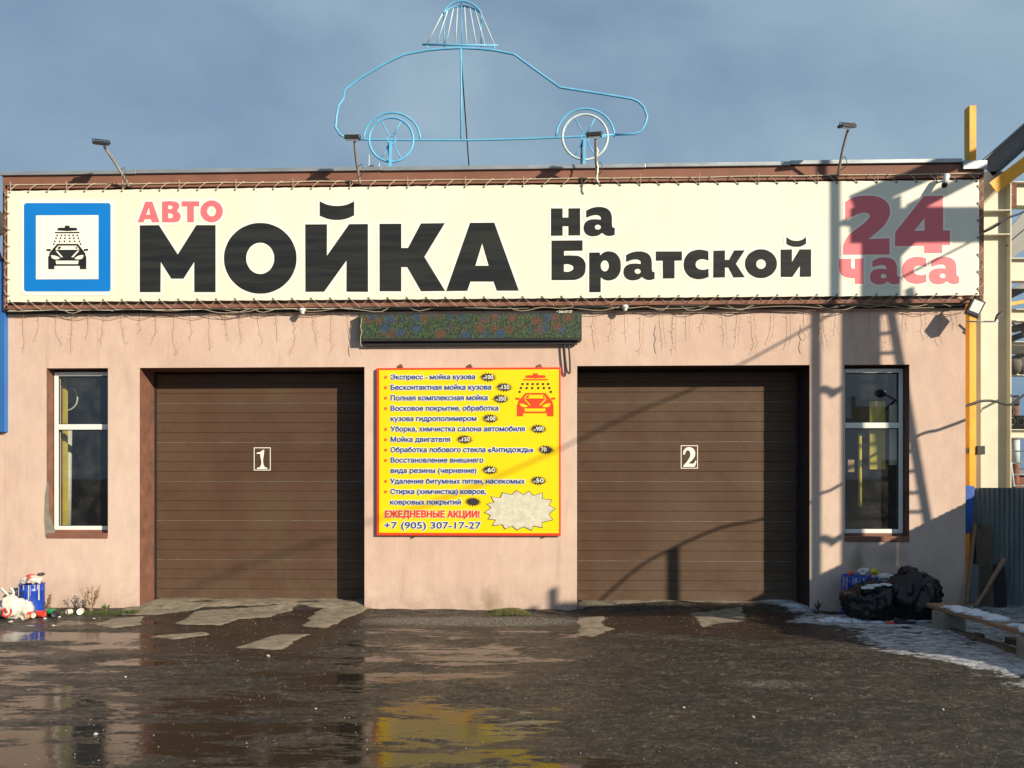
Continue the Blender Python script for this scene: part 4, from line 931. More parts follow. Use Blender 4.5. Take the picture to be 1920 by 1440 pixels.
MB().tube(smooth_path([at(1866,602,-.2),at(1870,590,-.22),at(1879,585,-.22)],3), .012, 6).beam(at(1868,596,-.22),at(1880,588,-.22),.03,.03).build('clamp', M['darkmetal'], p)
# bullet camera on the banner
c0 = at(1773,338,-.27)
sc = thing('security_camera', 'white bullet camera pointing down over the number 24', 'camera', c0)
ax = Vector((-.28,-.25,-.75)).normalized(); rm3 = ax.to_track_quat('Z','Y').to_matrix()
MB().lathe([(0,-.09),(.02,-.09),(.034,-.07),(.034,.06),(0,.06)], c0, 16, rm3).build('body', M['pvc'], sc)
MB().lathe([(.028,.0),(.031,.0),(.031,.028),(0,.028)], c0+ax*.061, 14, rm3).build('lens', M['rubber'], sc)
MB().tube([c0-ax*.06, c0+Vector((.06,.06,.06)), c0+Vector((.09,.14,.05))], .012, 6).build('mount', M['pvc'], sc)
for x, y, lb in ((567,583,'small white dome camera under the banner left of the display'),(1172,577,'small pale junction box camera under the banner right of the display')):
    c0 = at(x,y,-.12); o = thing('dome_camera', lb, 'camera', c0)
    MB().lathe([(0,.03),(.035,.03),(.04,.0),(.03,-.005)], c0, 14).build('base', M['pvc'], o); MB().lathe([(.028,-.005),(.024,-.03),(.01,-.042),(0,-.043)], c0, 12).build('dome', M['lens'], o)

# ------------------------------------------------------------------ fairy lights
gl = thing('fairy_lights', 'unlit icicle fairy lights drooping along the wall under the banner', 'string lights', (-.5,-.1,3.8))
def yline(px): return 590 - (px-10)*9/1800
mw = MB(); x = 14; pts = []; rs = random.Random(3)
while x < 1815:
    pts.append(at(x, yline(x)-rs.choice((2,6,14,18,9)), -.10)); x += rs.uniform(22,46)
mw.tube(smooth_path(pts,3), .0045, 4)
pts = []; x = 20
while x < 1800:
    pts.append(at(x, yline(x)-rs.uniform(2,17), -.095)); x += rs.uniform(30,70)
mw.tube(smooth_path(pts,3), .004, 4); mw.build('main_wire', M['cord'], gl)
mw = MB(); pts = []; x = 14
while x < 1815:
    if not 640 < x < 1105: pts.append(at(x, yline(x)+rs.choice((0,1,3,9,2)), -.03))
    elif pts: mw.tube(smooth_path(pts,3), .0035, 4); mw.build('lower_wire', M['wire'], gl); mw = MB(); pts = []
    x += rs.uniform(25,40)
mw.tube(smooth_path(pts,3), .0035, 4); mw.build('lower_wire', M['wire'], gl)
x = 45
while x < 1800:
    if 668 < x < 1095: x += 27; continue
    Ln = rs.choice((30,42,50,58,66,70,62,48)); px, py = x, yline(x); pts = [at(px,py-8,-.035)]; tw = MB()
    while py < yline(x)+Ln:
        py += rs.uniform(7,11); px += rs.uniform(-1.6,1.6); 
        if py > yline(x)+Ln-14: px += rs.uniform(-4,4)
        q = at(px,py,-.03+rs.uniform(-.008,.004)); pts.append(q)
        if rs.random() < .65: tw.tube([q, q+Vector((rs.choice((-1,1))*rs.uniform(.015,.035),-.01,rs.uniform(-.01,.025)))], .0022, 3)
    tw.tube(pts, .0019, 4); tw.build('light_strand', M['wire'] if rs.random() < .93 else M['cord'], gl)
    x += rs.uniform(26,36)
for xx in (677,1260,1537):                         # strands that hang in front
    tw = MB(); q = [at(xx+rs.uniform(-2,2), 596+k*9-(6 if xx > 700 else 0), -.16) for k in range(7)]; tw.tube(q,.004,4)
    for k in q[1:]: tw.tube([k,k+Vector((.02,-.01,.015))],.0025,3)
    tw.build('light_strand', M['cord'], gl)

# ------------------------------------------------------------------ wire car sculpture on the roof
YS = .5
car = thing('rooftop_wire_car', 'light blue welded wire outline of a car under a shower head standing on the roof', 'rooftop sign', (at(880,300,YS).x,YS,5.25))
A = lambda x, y, Y_=YS: at(x,y,Y_)
out = [(651,260),(637,252),(629,239),(631,217),(635,197),(644,185),(647,167),(680,144),(720,120),(759,102),(800,94.5),(832,91.5),(864,90),(897,91.5),(927,94.5),(964,102),(1008,134),(1050,164),(1115,174),(1185,185.5),(1197,191),(1207,201),(1213.5,219),(1210,232),(1202,246),(1190,251),(1152,252.5)]
MB().tube([A(*p) for p in out], .0155, 8).build('body_outline', M['blueframe'], car)
MB().tube([A(*p) for p in ((648,260),(690,262),(780,262.5),(880,263),(980,260.5),(1043,258),(1110,255),(1153,252.5))], .0135, 8).build('sill_rail', M['blueframe'], car)
MB().tube([A(864,90),A(865,180),A(864.5,260)], .013, 8).build('centre_post', M['blueframe'], car)
for (cx, cy, r_) in ((735,258,53),(1097.5,252,54.5)):
    MB().tube([A(cx+r_*math.cos(g)*(1), cy+4-(r_+.0)*math.sin(g)*.96) for g in [math.pi*k/18 for k in range(19)]], .014, 8).build('wheel_arch', M['blueframe'], car)
for (cx, cy, r_, mt) in ((733.5,262,41.5,'blueframe'),(1097,257,42.5,'whitetube')):
    wh = MB().tube([A(cx+r_*math.cos(g), cy+r_*math.sin(g)) for g in [2*math.pi*k/32 for k in range(32)]], .0155, 8, closed=True).build('wheel_rim', M[mt], car)
    MB().tube([A(cx+8*math.cos(g), cy+8*math.sin(g)) for g in [2*math.pi*k/16 for k in range(16)]], .010, 6, closed=True).build('hub_ring', M['blueframe'], wh)
    for g in (0, 62, 118, 180, 242, 298):
        c_, s_ = math.cos(R(g)), math.sin(R(g)); MB().tube([A(cx+8*c_, cy-8*s_), A(cx+r_*c_, cy-r_*s_)], .008, 6).build('spoke', M['blueframe'], wh)
    MB().beam(A(cx-1,cy+3,YS-.03), Vector((A(cx-1,cy,YS).x-.01,YS-.03,5.25)), .035, .035).build('support_leg', M['blueframe'], car)
    MB().tube([A(cx-6,cy+10),Vector((A(cx-4,cy,YS).x,YS+.6,5.25))], .012, 6).build('rear_brace', M['darkmetal'], car)
sh = MB().tube([A(792,83.5),A(934,85.5)], .013, 8).build('shower_bar', M['blueframe'], car)
for a_, b_2 in (((801,85),(800,94)),((927,85),(927,94))): MB().tube([A(*a_),A(*b_2)], .010, 6).build('shower_foot', M['blueframe'], sh)
MB().tube(smooth_path([A(831,25),A(838,14),A(850,5.5),A(865,2),A(880,5),A(893,13),A(902,24)],3), .012, 8).build('shower_arc', M['blueframe'], sh)
MB().tube(smooth_path([A(831,25),A(846,15,YS+.04),A(865,11.5,YS+.05),A(884,15,YS+.04),A(902,24)],3), .012, 8).build('shower_arc', M['blueframe'], sh)
for a_, b_2 in (((830,25),(801,82)),((839,21),(818,84)),((850,16),(836,84)),((858,14),(854,84)),((871,13.5),(875,84)),((881,15),(893,84)),((891,19),(909,84)),((901,23),(927,84))):
    MB().tube([A(*a_),A(*b_2)], .0075, 6).build('spray_rod', M['whitetube'], sh)
for a_, b_2 in (((832,25),(833,88)),((865,2),(866,88)),((902,25),(902,88))): MB().tube([A(*a_,YS+.03),A(*b_2,YS+.03)], .007, 6).build('spray_rod', M['blueframe'], sh)
g0 = A(865,115); MB().tube([g0, Vector((at(890,340,2.4).x,2.4,5.25))], .009, 5).build('guy_wire', M['darkmetal'], car)
for x, y0, y1 in ((692,290,311),(711,306,315)):
    tag(MB().tube([at(x,y0,.2),at(x,y1+4,.2)], .006, 5).build('roof_rod', M['whitetube']), 'thin white rod standing on the roof edge %s' % ('left of the rear wheel leg' if x < 700 else 'just right of the taller rod'), 'rod')

# ------------------------------------------------------------------ yellow gas pipe and steel structure on the right
yp = thing('yellow_pipe', 'tall square yellow post rising behind the right corner of the building', 'post', at(1826,1100,.45))
ya, yb_ = at(1813.5,600,.45), at(1826.5,600,.45)
zt = at(1820,201,.45).z
MB().box((ya.x,.40,-.1),(yb_.x,.52,zt)).build('post', M['yellow'], yp, bevel=.004)
q = at(1833,845,.42); MB().box((yb_.x+.0,.38,q.z-.05),(yb_.x+.1,.50,q.z+.06)).box((ya.x-.06,.41,q.z-.03),(ya.x,.47,q.z+.03)).build('clamp', M['darkmetal'], yp, bevel=.006)

st = thing('steel_column', 'cream painted steel H column with yellow and grey braces behind the right corner', 'steel frame', at(1860,1150,1.2))
YC = 1.2; a = at(1831,600,YC); b = at(1888,600,YC); ctop = at(1850,322,YC).z
MB().box((a.x,YC-.1,0),(a.x+.014,YC+.1,ctop)).build('left_flange', M['cream'], st)
MB().box((b.x-.014,YC-.1,0),(b.x,YC+.1,ctop)).build('right_flange', M['cream'], st)
MB().box((a.x+.014,YC-.006,0),(b.x-.014,YC+.006,ctop)).build('web', M['cream'], st)
for y in (394,439): 
    z = at(1850,y,YC-.1).z; MB().box((a.x+.016,YC-.1,z-.006),(b.x-.016,YC-.008,z+.006)).build('stiffener', M['cream'], st)
def ib(name, p, q, h, w_, m_, par):               # I-beam: web and two flanges as one part
    p = Vector(p); q = Vector(q); d = (q-p).normalized(); sdv = d.cross(Vector((0,0,1))).normalized(); u = sdv.cross(d)
    mb = MB().beam(p,q,.012,h-.03); mb.beam(p+u*(h/2-.007),q+u*(h/2-.007),w_,.013).beam(p-u*(h/2-.007),q-u*(h/2-.007),w_,.013)
    return mb.build(name, m_, par)
ib('rafter', at(1850,318,YC), at(2040,150,YC), .27, .18, M['greysteel'], st)
MB().beam(at(1862,352,YC-.16), at(2000,248,YC-.16), .012, .17).beam(at(1862,352,YC-.12), at(2000,248,YC-.12), .09, .012).build('yellow_brace', M['yellow'], st)
ib('cross_beam', at(1889,366,YC+.05), at(2100,370,YC+.05), .33, .16, M['cream'], st)
q0, q1 = at(1891,388,YC-.03), at(1906,344,YC-.03)
MB().box((q0.x,YC-.035,q0.z),(q1.x,YC-.012,q1.z)).build('splice_plate', M['rust'], st)
for y in (352,365,378):
    c_ = at(1896,y,YC-.04); MB().lathe([(0,.012),(.014,.012),(.014,0)], (c_.x,YC-.036,c_.z), 6, Matrix.Rotation(R(90),3,'X')).build('bolt', M['zinc'], st)
gus = [at(x,y,YC) for x,y in ((1889,470),(1889,432),(1925,392),(1960,392))]
MB().prism([(p.x,p.z) for p in gus], YC-.01, YC+.01).build('gusset', M['greysteel'], st)
MB().beam(at(1889,466,YC), at(2000,372,YC), .08, .10).build('brace', M['greysteel'], st)
# receding bays
bay = thing('pipe_rack', 'grey and cream steel lattice of beams beyond the right column', 'steel frame', at(1960,1150,3))
for (y, Y_, hh, mt) in ((507,2.0,.34,'cream'),(592,3.2,.20,'cream'),(652,4.0,.20,'cream'),(697,5.2,.17,'cream'),(813,3.4,.14,'cream')):
    ib('beam', at(1884,y,Y_), at(2150,y+2,Y_), hh, .14, M[mt], bay)
for (x0,y0,x1,y1,Y_,w_,mt) in ((1885,482,1990,408,2.3,.13,'greysteel'),(1885,556,1990,505,2.6,.13,'greysteel'),(1884,572,1990,553,2.2,.05,'yellow'),(1884,622,1990,592,3.4,.12,'greysteel'),(1884,680,1990,640,4.2,.12,'greysteel'),(1900,600,1960,650,3.6,.10,'greysteel'),(1884,640,1960,612,3.8,.10,'greysteel')):
    MB().beam(at(x0,y0,Y_), at(x1,y1,Y_), w_*.6, w_).build('brace', M[mt], bay)
for Y_, x in ((2.0,2140),(4.0,2120)):
    q = at(x,600,Y_); MB().box((q.x-.1,Y_-.1,0),(q.x+.1,Y_+.1,7.5)).build('post', M['cream'], bay)
for y in (598,640,705,760,815,830):                # short horizontal brackets between wall and column
    q0, q1 = at(1808,y,2.2), at(1842,y,2.2); MB().box((q0.x,2.15,q0.z-.05),(q1.x,2.22,q0.z+.05)).build('bracket', M['cream'], bay)
# lump of stone on a beam
rock = MB()
cc_ = at(1913,684,3.9)
for i in range(3):
    c_ = cc_+Vector((i*.12-.1,0,random.uniform(-.05,.05)))
    rock.lathe([(0,.15),(.10,.10),(.15,0),(.09,-.12),(0,-.16)], c_, 7)
tag(rock.build('snow_lump', M['hollow']), 'olive grey lump hanging on the steel lattice at the right edge', 'lump')
# pole with coil, hollow slabs, white ladder further back
q = at(1903,900,6)
pl = thing('rusty_pole', 'rusty brown pole with a pale middle beyond the steel column', 'pole', (q.x,6,0))
MB().tube([(q.x,6,0),(q.x,6,at(1903,742,6).z)], .07, 10).build('shaft', M['rust'], pl)
MB().tube([(q.x,5.99,at(1903,868,6).z),(q.x,5.99,at(1903,825,6).z)], .078, 10).tube([(q.x,5.99,at(1903,758,6).z),(q.x,5.99,at(1903,745,6).z)], .078, 10).build('pale_sleeve', M['whitetube'], pl)
cq = at(1894,770,5.8)
tag(MB().tube([cq+Vector((.1*math.cos(g),.01*g,.13*math.sin(g))) for g in [k*.35 for k in range(40)]], .016, 5).build('cable_coil', M['cable']), 'black coil of cable hanging beside the rusty pole', 'cable')
sl = thing('hollow_slab', 'grey hollow-core concrete slab carried on the beams at the right edge', 'slab', at(1905,792,5))
for i in range(4):
    x0 = at(1887+i*18,790,5); hh = .075; c_ = Vector((x0.x+.09,4.9,x0.z))
    MB().box((c_.x-.085,5.02,c_.z-.11),(c_.x+.085,6.5,c_.z+.11)).build('slab_core', M['hollow'], sl)
    MB().lathe([(.078,0),(.078,.03),(.060,.03),(.060,0)], (c_.x,5.02,c_.z), 16, Matrix.Rotation(R(90),3,'X')).build('core_rim', M['concrete'], sl)
ld = thing('white_ladder', 'white leaning ladder behind the corrugated fence', 'ladder', at(1900,912,4))
MB().tube([at(1888,815,4),at(1901,913,4)], .022, 6).build('rail', M['whitetube'], ld)
MB().tube([at(1960,815,4),at(1975,913,4)], .022, 6).build('rail', M['whitetube'], ld)
for (xa,xb_,y) in ((1892,1964,822),(1893,1966,846),(1896,1969,868),(1898,1972,890),(1901,1975,911)):
    MB().tube([at(xa,y,4),at(xb_,y,4)], .013, 6).build('rung', M['whitetube'], ld)
# sagging cable from the corner
tag(MB().tube(smooth_path([at(1806,764,.3),at(1822,757,.32),at(1841,752,.36),at(1863,752,.4),at(1891,759,.5),at(1905,752,.6),at(1925,737,.8),at(1980,700,1)],4), .016, 6).build('sagging_cable', M['cable']), 'black cable sagging across the cream column at the right', 'cable')
tag(MB().tube(smooth_path([at(1840,437,-.08),at(1862,427,0),at(1892,408,.2),at(1920,397,.5),at(1980,360,1)],4), .012, 6).build('feeder_cable', M['cable']), 'black cable leaving the right end of the banner towards the steel frame', 'cable')
vc = MB()
for k in range(3): vc.tube(smooth_path([at(1840+k,437,-.09),at(1838+2*k,470,-.09),at(1842-k,510,-.09),at(1838+k,552,-.09)],4), .008, 5)
tag(vc.build('cable_drop', M['cable']), 'black cables running down the right edge of the banner', 'cables')

# corrugated fence behind the corner
fy = .35; fx0, fx1 = at(1822,1000,fy).x, 9.0; fz = at(1870,915,fy).z
def corr(xa, ya_, xb_, yb2, z0, z1, pitch, amp, name, par):
    L_ = math.hypot(xb_-xa, yb2-ya_); n_ = int(L_/pitch*8); dx, dy = (xb_-xa)/L_, (yb2-ya_)/L_; nx_, ny_ = dy, -dx; vs = []
    for i in range(n_+1):
        s_ = L_*i/n_; k = max(-1,min(1,1.5*math.sin(2*math.pi*s_/pitch)))*amp
        for z in (z0,z1): vs.append((xa+dx*s_+nx_*k, ya_+dy*s_+ny_*k, z))
    mb = MB().add(vs, [(2*i,2*i+2,2*i+3,2*i+1) for i in range(n_)])
    o = mb.build(name, M['zinc'], par); sol = o.modifiers.new('t','SOLIDIFY'); sol.thickness = .002; return o
fen = thing('corrugated_fence', 'grey corrugated metal fence at the right edge behind the bench', 'fence', (fx0,fy,0))
x = fx0
while x < fx1-.1:
    corr(x, fy, min(x+1.02,fx1), fy, -.05, fz+random.uniform(-.004,.004), .062, .009, 'sheet', fen); x += 1.0
for z in (.35,1.2): MB().box((fx0,fy+.03,z),(fx1,fy+.06,z+.05)).build('rail', M['greysteel'], fen)
for x in (fx0+.05,7.6,8.9): MB().box((x,fy+.06,-.1),(x+.06,fy+.12,fz-.03)).build('post', M['greysteel'], fen)
# ------------------------------------------------------------------ things just out of frame on the right (they throw the long shadows)
yf2 = thing('yard_fence', 'corrugated metal fence along the right side of the yard', 'fence', (6.5,-2.8,0))
corr(6.5, fy-.05, 6.5, -.75, -.05, 1.97, .062, .009, 'sheet', yf2)
for k in range(4):
    ya_ = -.76-k*1.01; corr(6.5, ya_, 6.5, ya_-1.0, -.05, 1.97, .062, .009, 'sheet', yf2)
for ya_ in (-.8,-2.8,-4.75): MB().box((6.53,ya_-.03,-.1),(6.59,ya_+.03,1.9)).build('post', M['greysteel'], yf2)
for z in (.4,1.55): MB().box((6.512,-4.8,z),(6.55,fy-.1,z+.05)).build('rail', M['greysteel'], yf2)
TG = 3.0
gan = thing('yard_gantry', 'cream steel gantry of the neighbouring yard with a ladder', 'steel frame', (caster(1613,900,0,TG).x,-TG,0))
def CW(px, py, Ys=0.0, T=TG): return caster(px, py, Ys, T)
c1 = (CW(1519,800).x, CW(1540,800).x); MB().box((c1[0]+.035,-TG-.03,0),(c1[1]-.035,-TG+.03,9.2)).build('slim_post', M['cream'], gan)
c2 = (CW(1576,800).x, CW(1652,800).x); ztop = CW(1640,372,YB).z
MB().box((c2[0]+.07,-TG-.06,0),(c2[0]+.09,-TG+.06,ztop)).box((c2[1]-.09,-TG-.06,0),(c2[1]-.07,-TG+.06,ztop)).box((c2[0]+.09,-TG-.01,0),(c2[1]-.09,-TG+.01,ztop)).build('main_column', M['cream'], gan)
zz = lambda x, y: (1440+x/4, 180+y/4)
def cb(nm, p, q, h):
    MB().beam(CW(*zz(*p),YB), CW(*zz(*q),YB), .03, h).build(nm, M['cream'], gan)
cb('rafter', (640,815), (2200,105), .235)
cb('lower_rafter', (1060,850), (2600,60), .14)
a = CW(*zz(620,845),YB); b = CW(*zz(2600,1085),YB)
MB().box((a.x,-TG-.015,b.z),(b.x,-TG+.015,a.z)).build('cross_beam', M['cream'], gan)
g3 = [CW(*zz(*p),YB) for p in ((925,1080),(1120,1080),(960,1240),(925,1260))]
MB().prism([(p.x,p.z) for p in g3], -TG-.01, -TG+.01).build('gusset', M['cream'], gan)
for (x0,y0,x1,y1,w_) in ((1540,728,1560,735,.05),(1558,742,1576,728,.05),(1540,1008,1560,1015,.05),(1558,1020,1576,1006,.05),(1543,438,1575,442,.05)):
    MB().beam(CW(x0,y0), CW(x1,y1), w_, .06).build('bracket', M['darkmetal'], gan)
lad = MB().beam(CW(1666,560), CW(1741,990), .05, .06, up=(0,1,0)).build('ladder_rail', M['cream'], gan)
rlx = lambda y: 1666+(y-560)*75/430
for y in (587,625,662,699,736,773,810,847,884,924,960):
    MB().beam(CW(1650,y), CW(rlx(y),y), .03, .03).build('rung', M['cream'], gan)
cs_ = [CW(x,y,1.2) for x,y in ((1832,392),(1868,357),(1990,292),(1990,110),(1890,170),(1830,316))]
MB().prism([(p.x,p.z) for p in cs_], -TG-.01, -TG+.01).build('shade_sheet', M['greysteel'], gan)  # unseen sheet added to shade the column top, rafter and brace
# overhead cable from the gantry across the yard to the street lamp side
cps = [CW(1835,446,YB,2.6), CW(1720,505,YB,2.8), CW(1600,568,0,TG), CW(1575,580,0,3.0), CW(1385,685,0,4.2), CW(1186,776,DP,5.2), CW(1000,865,0,6.3), CW(780,955,0,7.5), CW(516,1040,DP,8.8), CW(300,1130,DP,10.2)]
tag(MB().tube(smooth_path(cps,6), .014, 6).build('overhead_cable', M['cable']), 'thick overhead cable slung across the yard', 'cable')
cps = [CW(1850,770,0,1.15),CW(1806,789,0,1.15),CW(1760,806,0,1.3),CW(1712,822,0,1.6),CW(1572,911,0,2.2),CW(1540,925,0,2.4),CW(1433,973,DP,3.0),CW(1350,990,DP,3.3),CW(1262,1028,DP,3.6),CW(1200,1062,DP,3.9),CW(1130,1122,DP,4.2),CW(1080,1170,DP,4.5)]
tag(MB().tube(smooth_path(cps,5), .018, 6).build('yard_cable', M['cable']), 'thick cable drooping from a pole beside the yard fence', 'cable')
pp = CW(1262,1030,DP,3.6); pz = pp.z
tag(MB().box((pp.x-.04,-3.64,-.1),(pp.x+.04,-3.56,pz)).build('cable_pole', M['rust']), 'square pole carrying the yard cable', 'pole')
q0 = CW(1041,1134,0,5.0)
rl = thing('shadow_beam', 'unseen steel beam on posts added to shade the wall foot', 'steel frame', (q0.x,-5,0))  # out-of-view beam added to cast the flat-topped shadow at the wall foot
MB().box((q0.x,-5.06,q0.z-.28),(q0.x+3.5,-4.94,q0.z)).build('beam', M['cream'], rl)
MB().box((q0.x-.06,-5.03,q0.z-.25),(q0.x-.0,-4.97,q0.z+.20)).build('stub_post', M['cream'], rl)
MB().box((q0.x-.33,-5.03,q0.z-.35),(q0.x-.24,-4.97,q0.z-.04)).box((q0.x-.24,-5.02,q0.z-.30),(q0.x-.06,-4.98,q0.z-.22)).build('end_bracket', M['cream'], rl)
for dx in (1.4,3.3): MB().box((q0.x+dx,-5.05,-.1),(q0.x+dx+.1,-4.95,q0.z-.29)).build('post', M['cream'], rl)
# street lamp behind the viewer, seen in the right window's glass
lp = thing('street_lamp', 'twin-armed street lamp across the road', 'street lamp', (17.2,-25,0))
MB().tube([(17.2,-25,0),(17.1,-25,4.6)], [.09,.06], 10).build('mast', M['greysteel'], lp)
MB().tube([(17.1,-25,4.6),(16.75,-25,5.3)], .04, 8).tube([(17.1,-25,4.6),(15.6,-25,5.35)], .04, 8).build('arm', M['greysteel'], lp)
for q in ((16.7,-25,5.5),(15.4,-25,5.4)):
    MB().lathe([(0,.2),(.2,.12),(.26,0),(.2,-.12),(0,-.2)], q, 14).build('lamp_head', M['lamp'], lp)

# ------------------------------------------------------------------ far background seen past the fence
hg = MB(); rs = random.Random(11)
for i in range(900):
    x = rs.uniform(30,170); y = rs.uniform(118,132); z = rs.uniform(0,3.2)*(.6+.4*math.sin(x*.3)); s_ = rs.uniform(.5,1.4)
    p = [Vector((x+rs.uniform(-s_,s_), y+rs.uniform(-s_,s_), z+rs.uniform(-s_,s_)*.8)) for _ in range(3)]; hg.add(p, [(0,1,2)])
tag(hg.build('scrubland', M['treeline']), 'brown winter scrub along the horizon', kind='stuff')
fb = thing('far_shed', 'low brown shed on the horizon beyond the ladder', 'shed', (48,70,0))
MB().box((44,70,0),(58,76,1.9)).build('wall', M['rust'], fb); MB().prism([(43.5,1.9),(58.5,1.9),(51,2.6)], 69.6, 76.4).build('roof', M['greysteel'], fb)

# ------------------------------------------------------------------ rubbish by the left window
def blobmesh(c, r, seed, amp=.25, fq=3.0, sub=4, flat_z=True, fold=.0):
    import bmesh
    bm = bmesh.new(); bmesh.ops.create_icosphere(bm, subdivisions=sub, radius=1.0); vs = []; off = Vector((seed*7.3, seed*3.1, seed))
    for v in bm.verts:
        d = v.co.normalized(); k = 1+amp*mnoise.noise(d*fq*.6+off)+amp*.5*mnoise.noise(d*fq*1.7+off)
        if fold:
            w1 = 1-abs(mnoise.noise(Vector((d.x*3.2,d.y*3.2,d.z*.9))+off))*1.6; w2 = 1-abs(mnoise.noise(Vector((d.x*6.5,d.y*6.5,d.z*3.2+d.x*2))+off*1.7))*1.6
            k += fold*(.75*max(w1,0)**4+.38*max(w2,0)**4-.35)
        p = Vector((d.x*r[0], d.y*r[1], d.z*r[2]))*k
        if flat_z: p.z = max(p.z, -r[2]*.8)
        vs.append(Vector(c)+p)
    fs = [tuple(v.index for v in f.verts) for f in bm.faces]; bm.free(); return vs, fs
def can(c, r, h, m_, label, tilt=(0,0), cat='bucket'): pass
# blue bin
c0 = gpz(60,1151); c0.y = min(c0.y,-.24)
r0 = .14; hb = .37
tb = thing('blue_bucket', 'tall blue metal bucket overflowing with white and red rubbish below the left window', 'bucket', c0)
MB().lathe([(0,0),(r0,0),(r0,.02),(r0-.004,.03),(r0-.004,hb-.08),(r0,hb-.075),(r0-.004,hb-.07),(r0-.004,hb-.01),(r0+.006,hb),(r0-.012,hb),(r0-.014,.03),(0,.02)], c0, 28).build('bin_body', M['bluetin'], tb)
dr = MB(); rs = random.Random(4)
for i in range(11):
    g = R(rs.uniform(195,345)); z1 = hb-.002; z0 = hb-rs.uniform(.04,.22); rr = r0+.001
    dr.beam(c0+Vector((rr*math.cos(g),rr*math.sin(g),z0)), c0+Vector((rr*math.cos(g),rr*math.sin(g),z1)), rs.uniform(.004,.010), .004, up=(math.cos(g),math.sin(g),0))
dr.build('paint_drips', M['trashwhite'], tb)
def scrap(c, s, m_, label, cat='rubbish', group=None, seed=1, name='rubbish_scrap', sub=2):
    vs, fs = blobmesh(c, s, seed, .5, 3.5, sub, False); o = MB().add(vs, fs).build(name, M[m_]); tag(o, label, cat, group); return o
k = 0
for (dx, dy, dz, s, m_, lb) in ((-.07,-.02,.03,(.06,.05,.04),'trashwhite','crumpled white paper at the left rim of the blue bucket'),(.03,-.05,.05,(.06,.05,.05),'trashwhite','white paper cup heap in the middle of the blue bucket'),(.08,0,.045,(.05,.05,.05),'trashwhite','white wrapper at the right rim of the blue bucket'),
        (-.02,.03,.09,(.07,.03,.02),'trashred','red and white wrapper on top of the blue bucket'),(.09,.03,.11,(.05,.03,.018),'trashdark','grey scrap topmost on the blue bucket'),(.02,-.07,.06,(.02,.02,.05),'trashred','narrow red scrap hanging over the front of the blue bucket'),(-.12,.0,.0,(.04,.04,.02),'trashwhite','torn white film over the left edge of the blue bucket')):
    k += 1; scrap(c0+Vector((dx,dy,hb+dz)), s, m_, lb, seed=k, group='rubbish heaped in the blue bucket')
# white carrier bags
def carrier(px, py, r, label, seed, red, name='plastic_bag'):
    c = gpz(px,py); c.y = min(c.y,-.35); o = thing(name, label, 'bag', c)
    vs, fs = blobmesh(c+Vector((0,0,r[2]*.8)), r, seed, .3, 3, 4, True, .15)
    MB().add(vs, fs, True).build('bag_body', M['bagwhite'], o)
    if red:
        for sx in (-1,1):
            p = c+Vector((sx*.02,0,r[2]*1.7)); MB().tube(smooth_path([p, p+Vector((sx*.03-.03,0,.05)), p+Vector((sx*.04-.07,.0,.10)), p+Vector((sx*.02-.06,.01,.05))],4), [.018,.014,.016,.014]*4+[.01], 6).build('handle', M['bagwhite'], o)
        pr = MB(); cc2 = c+Vector((.02,-r[1]*1.12,r[2]*.75))
        pr.tube([cc2+Vector((.06*math.cos(g),.02*math.cos(g)**2,.07*math.sin(g))) for g in [math.pi*(.9+1.2*q/10) for q in range(11)]], [.004,.007,.010,.012,.010,.011,.012,.009,.010,.007,.004], 6)
        pr.tube(smooth_path([cc2+Vector((-.03,-.01,-.03)),cc2+Vector((0,-.015,.03)),cc2+Vector((.03,-.01,-.02))],3), .009, 6); pr.build('red_print', M['trashred'], o)
    return o
carrier(22,1158,(.13,.12,.15),'white carrier bag with red print and knotted handles left of the blue bucket',3,True)
carrier(43,1156,(.12,.11,.115),'plain yellowish-white carrier bag in front of the blue bucket',8,False)
carrier(-4,1156,(.10,.10,.09),'pale translucent bag cut off by the left edge of the photo',12,False)
# tins and bottles on the ground
def tin(px, py, r, h, m_, cap, label, name, cat, yaw=0, upright=False):
    c = gpz(px,py); ax_ = Matrix.Identity(3) if upright else Matrix.Rotation(R(yaw),3,'Z') @ Matrix.Rotation(R(90),3,'X')
    o = thing(name, label, cat, c); c = c+Vector((0,0,0 if upright else r))
    MB().lathe([(0,-h/2),(r*.9,-h/2),(r,-h/2+.008),(r,h/2-.012),(r*.9,h/2)], c+(Vector((0,0,h/2)) if upright else Vector()), 16, ax_).build('side', M[m_], o)
    MB().lathe([(r*.9,h/2-.001),(r*.85,h/2-.004),(0,h/2-.004)], c+(Vector((0,0,h/2)) if upright else Vector()), 16, ax_).build('end', M[cap], o)
tin(57,1158,.038,.10,'trashred','trashwhite','red can lying at the foot of the blue bucket','drink_can','can',70)
tin(66,1156,.036,.09,'trashdark','cardboard','dark paper cup with tan mouth lying end-on in front of the blue bucket','paper_cup','cup',10)
tin(74,1156,.040,.13,'trashred','trashred','red bottle lying right of the dark cup','bottle','bottle',80)
tin(48,1161,.032,.07,'cardboard','trashwhite','tan cup with white mouth left of the red can','paper_cup','cup',-10)
tin(38,1156,.034,.08,'cardboard','cardboard','brown tin between the bags and the red can','tin_can','can',40)
tin(97,1153,.040,.10,'trashgreen','trashgreen','green plastic bottle on the ground under the left window','bottle','bottle',70)
tin(104,1156,.040,.09,'trashdark','trashdark','black tin lying right of the green bottle','tin_can','can',20)
tin(130,1152,.034,.06,'trashwhite','trashwhite','white crushed cup with green weeds behind','paper_cup','cup',-30)
tin(151,1152,.040,.07,'trashwhite','pwhite','pale square yoghurt cup beside the dry weed','paper_cup','cup',20)
gsx = [(118,1150,.02),(111,1157,.012),(84,1160,.015),(100,1173,.013),(176,1160,.01),(20,1166,.015)]
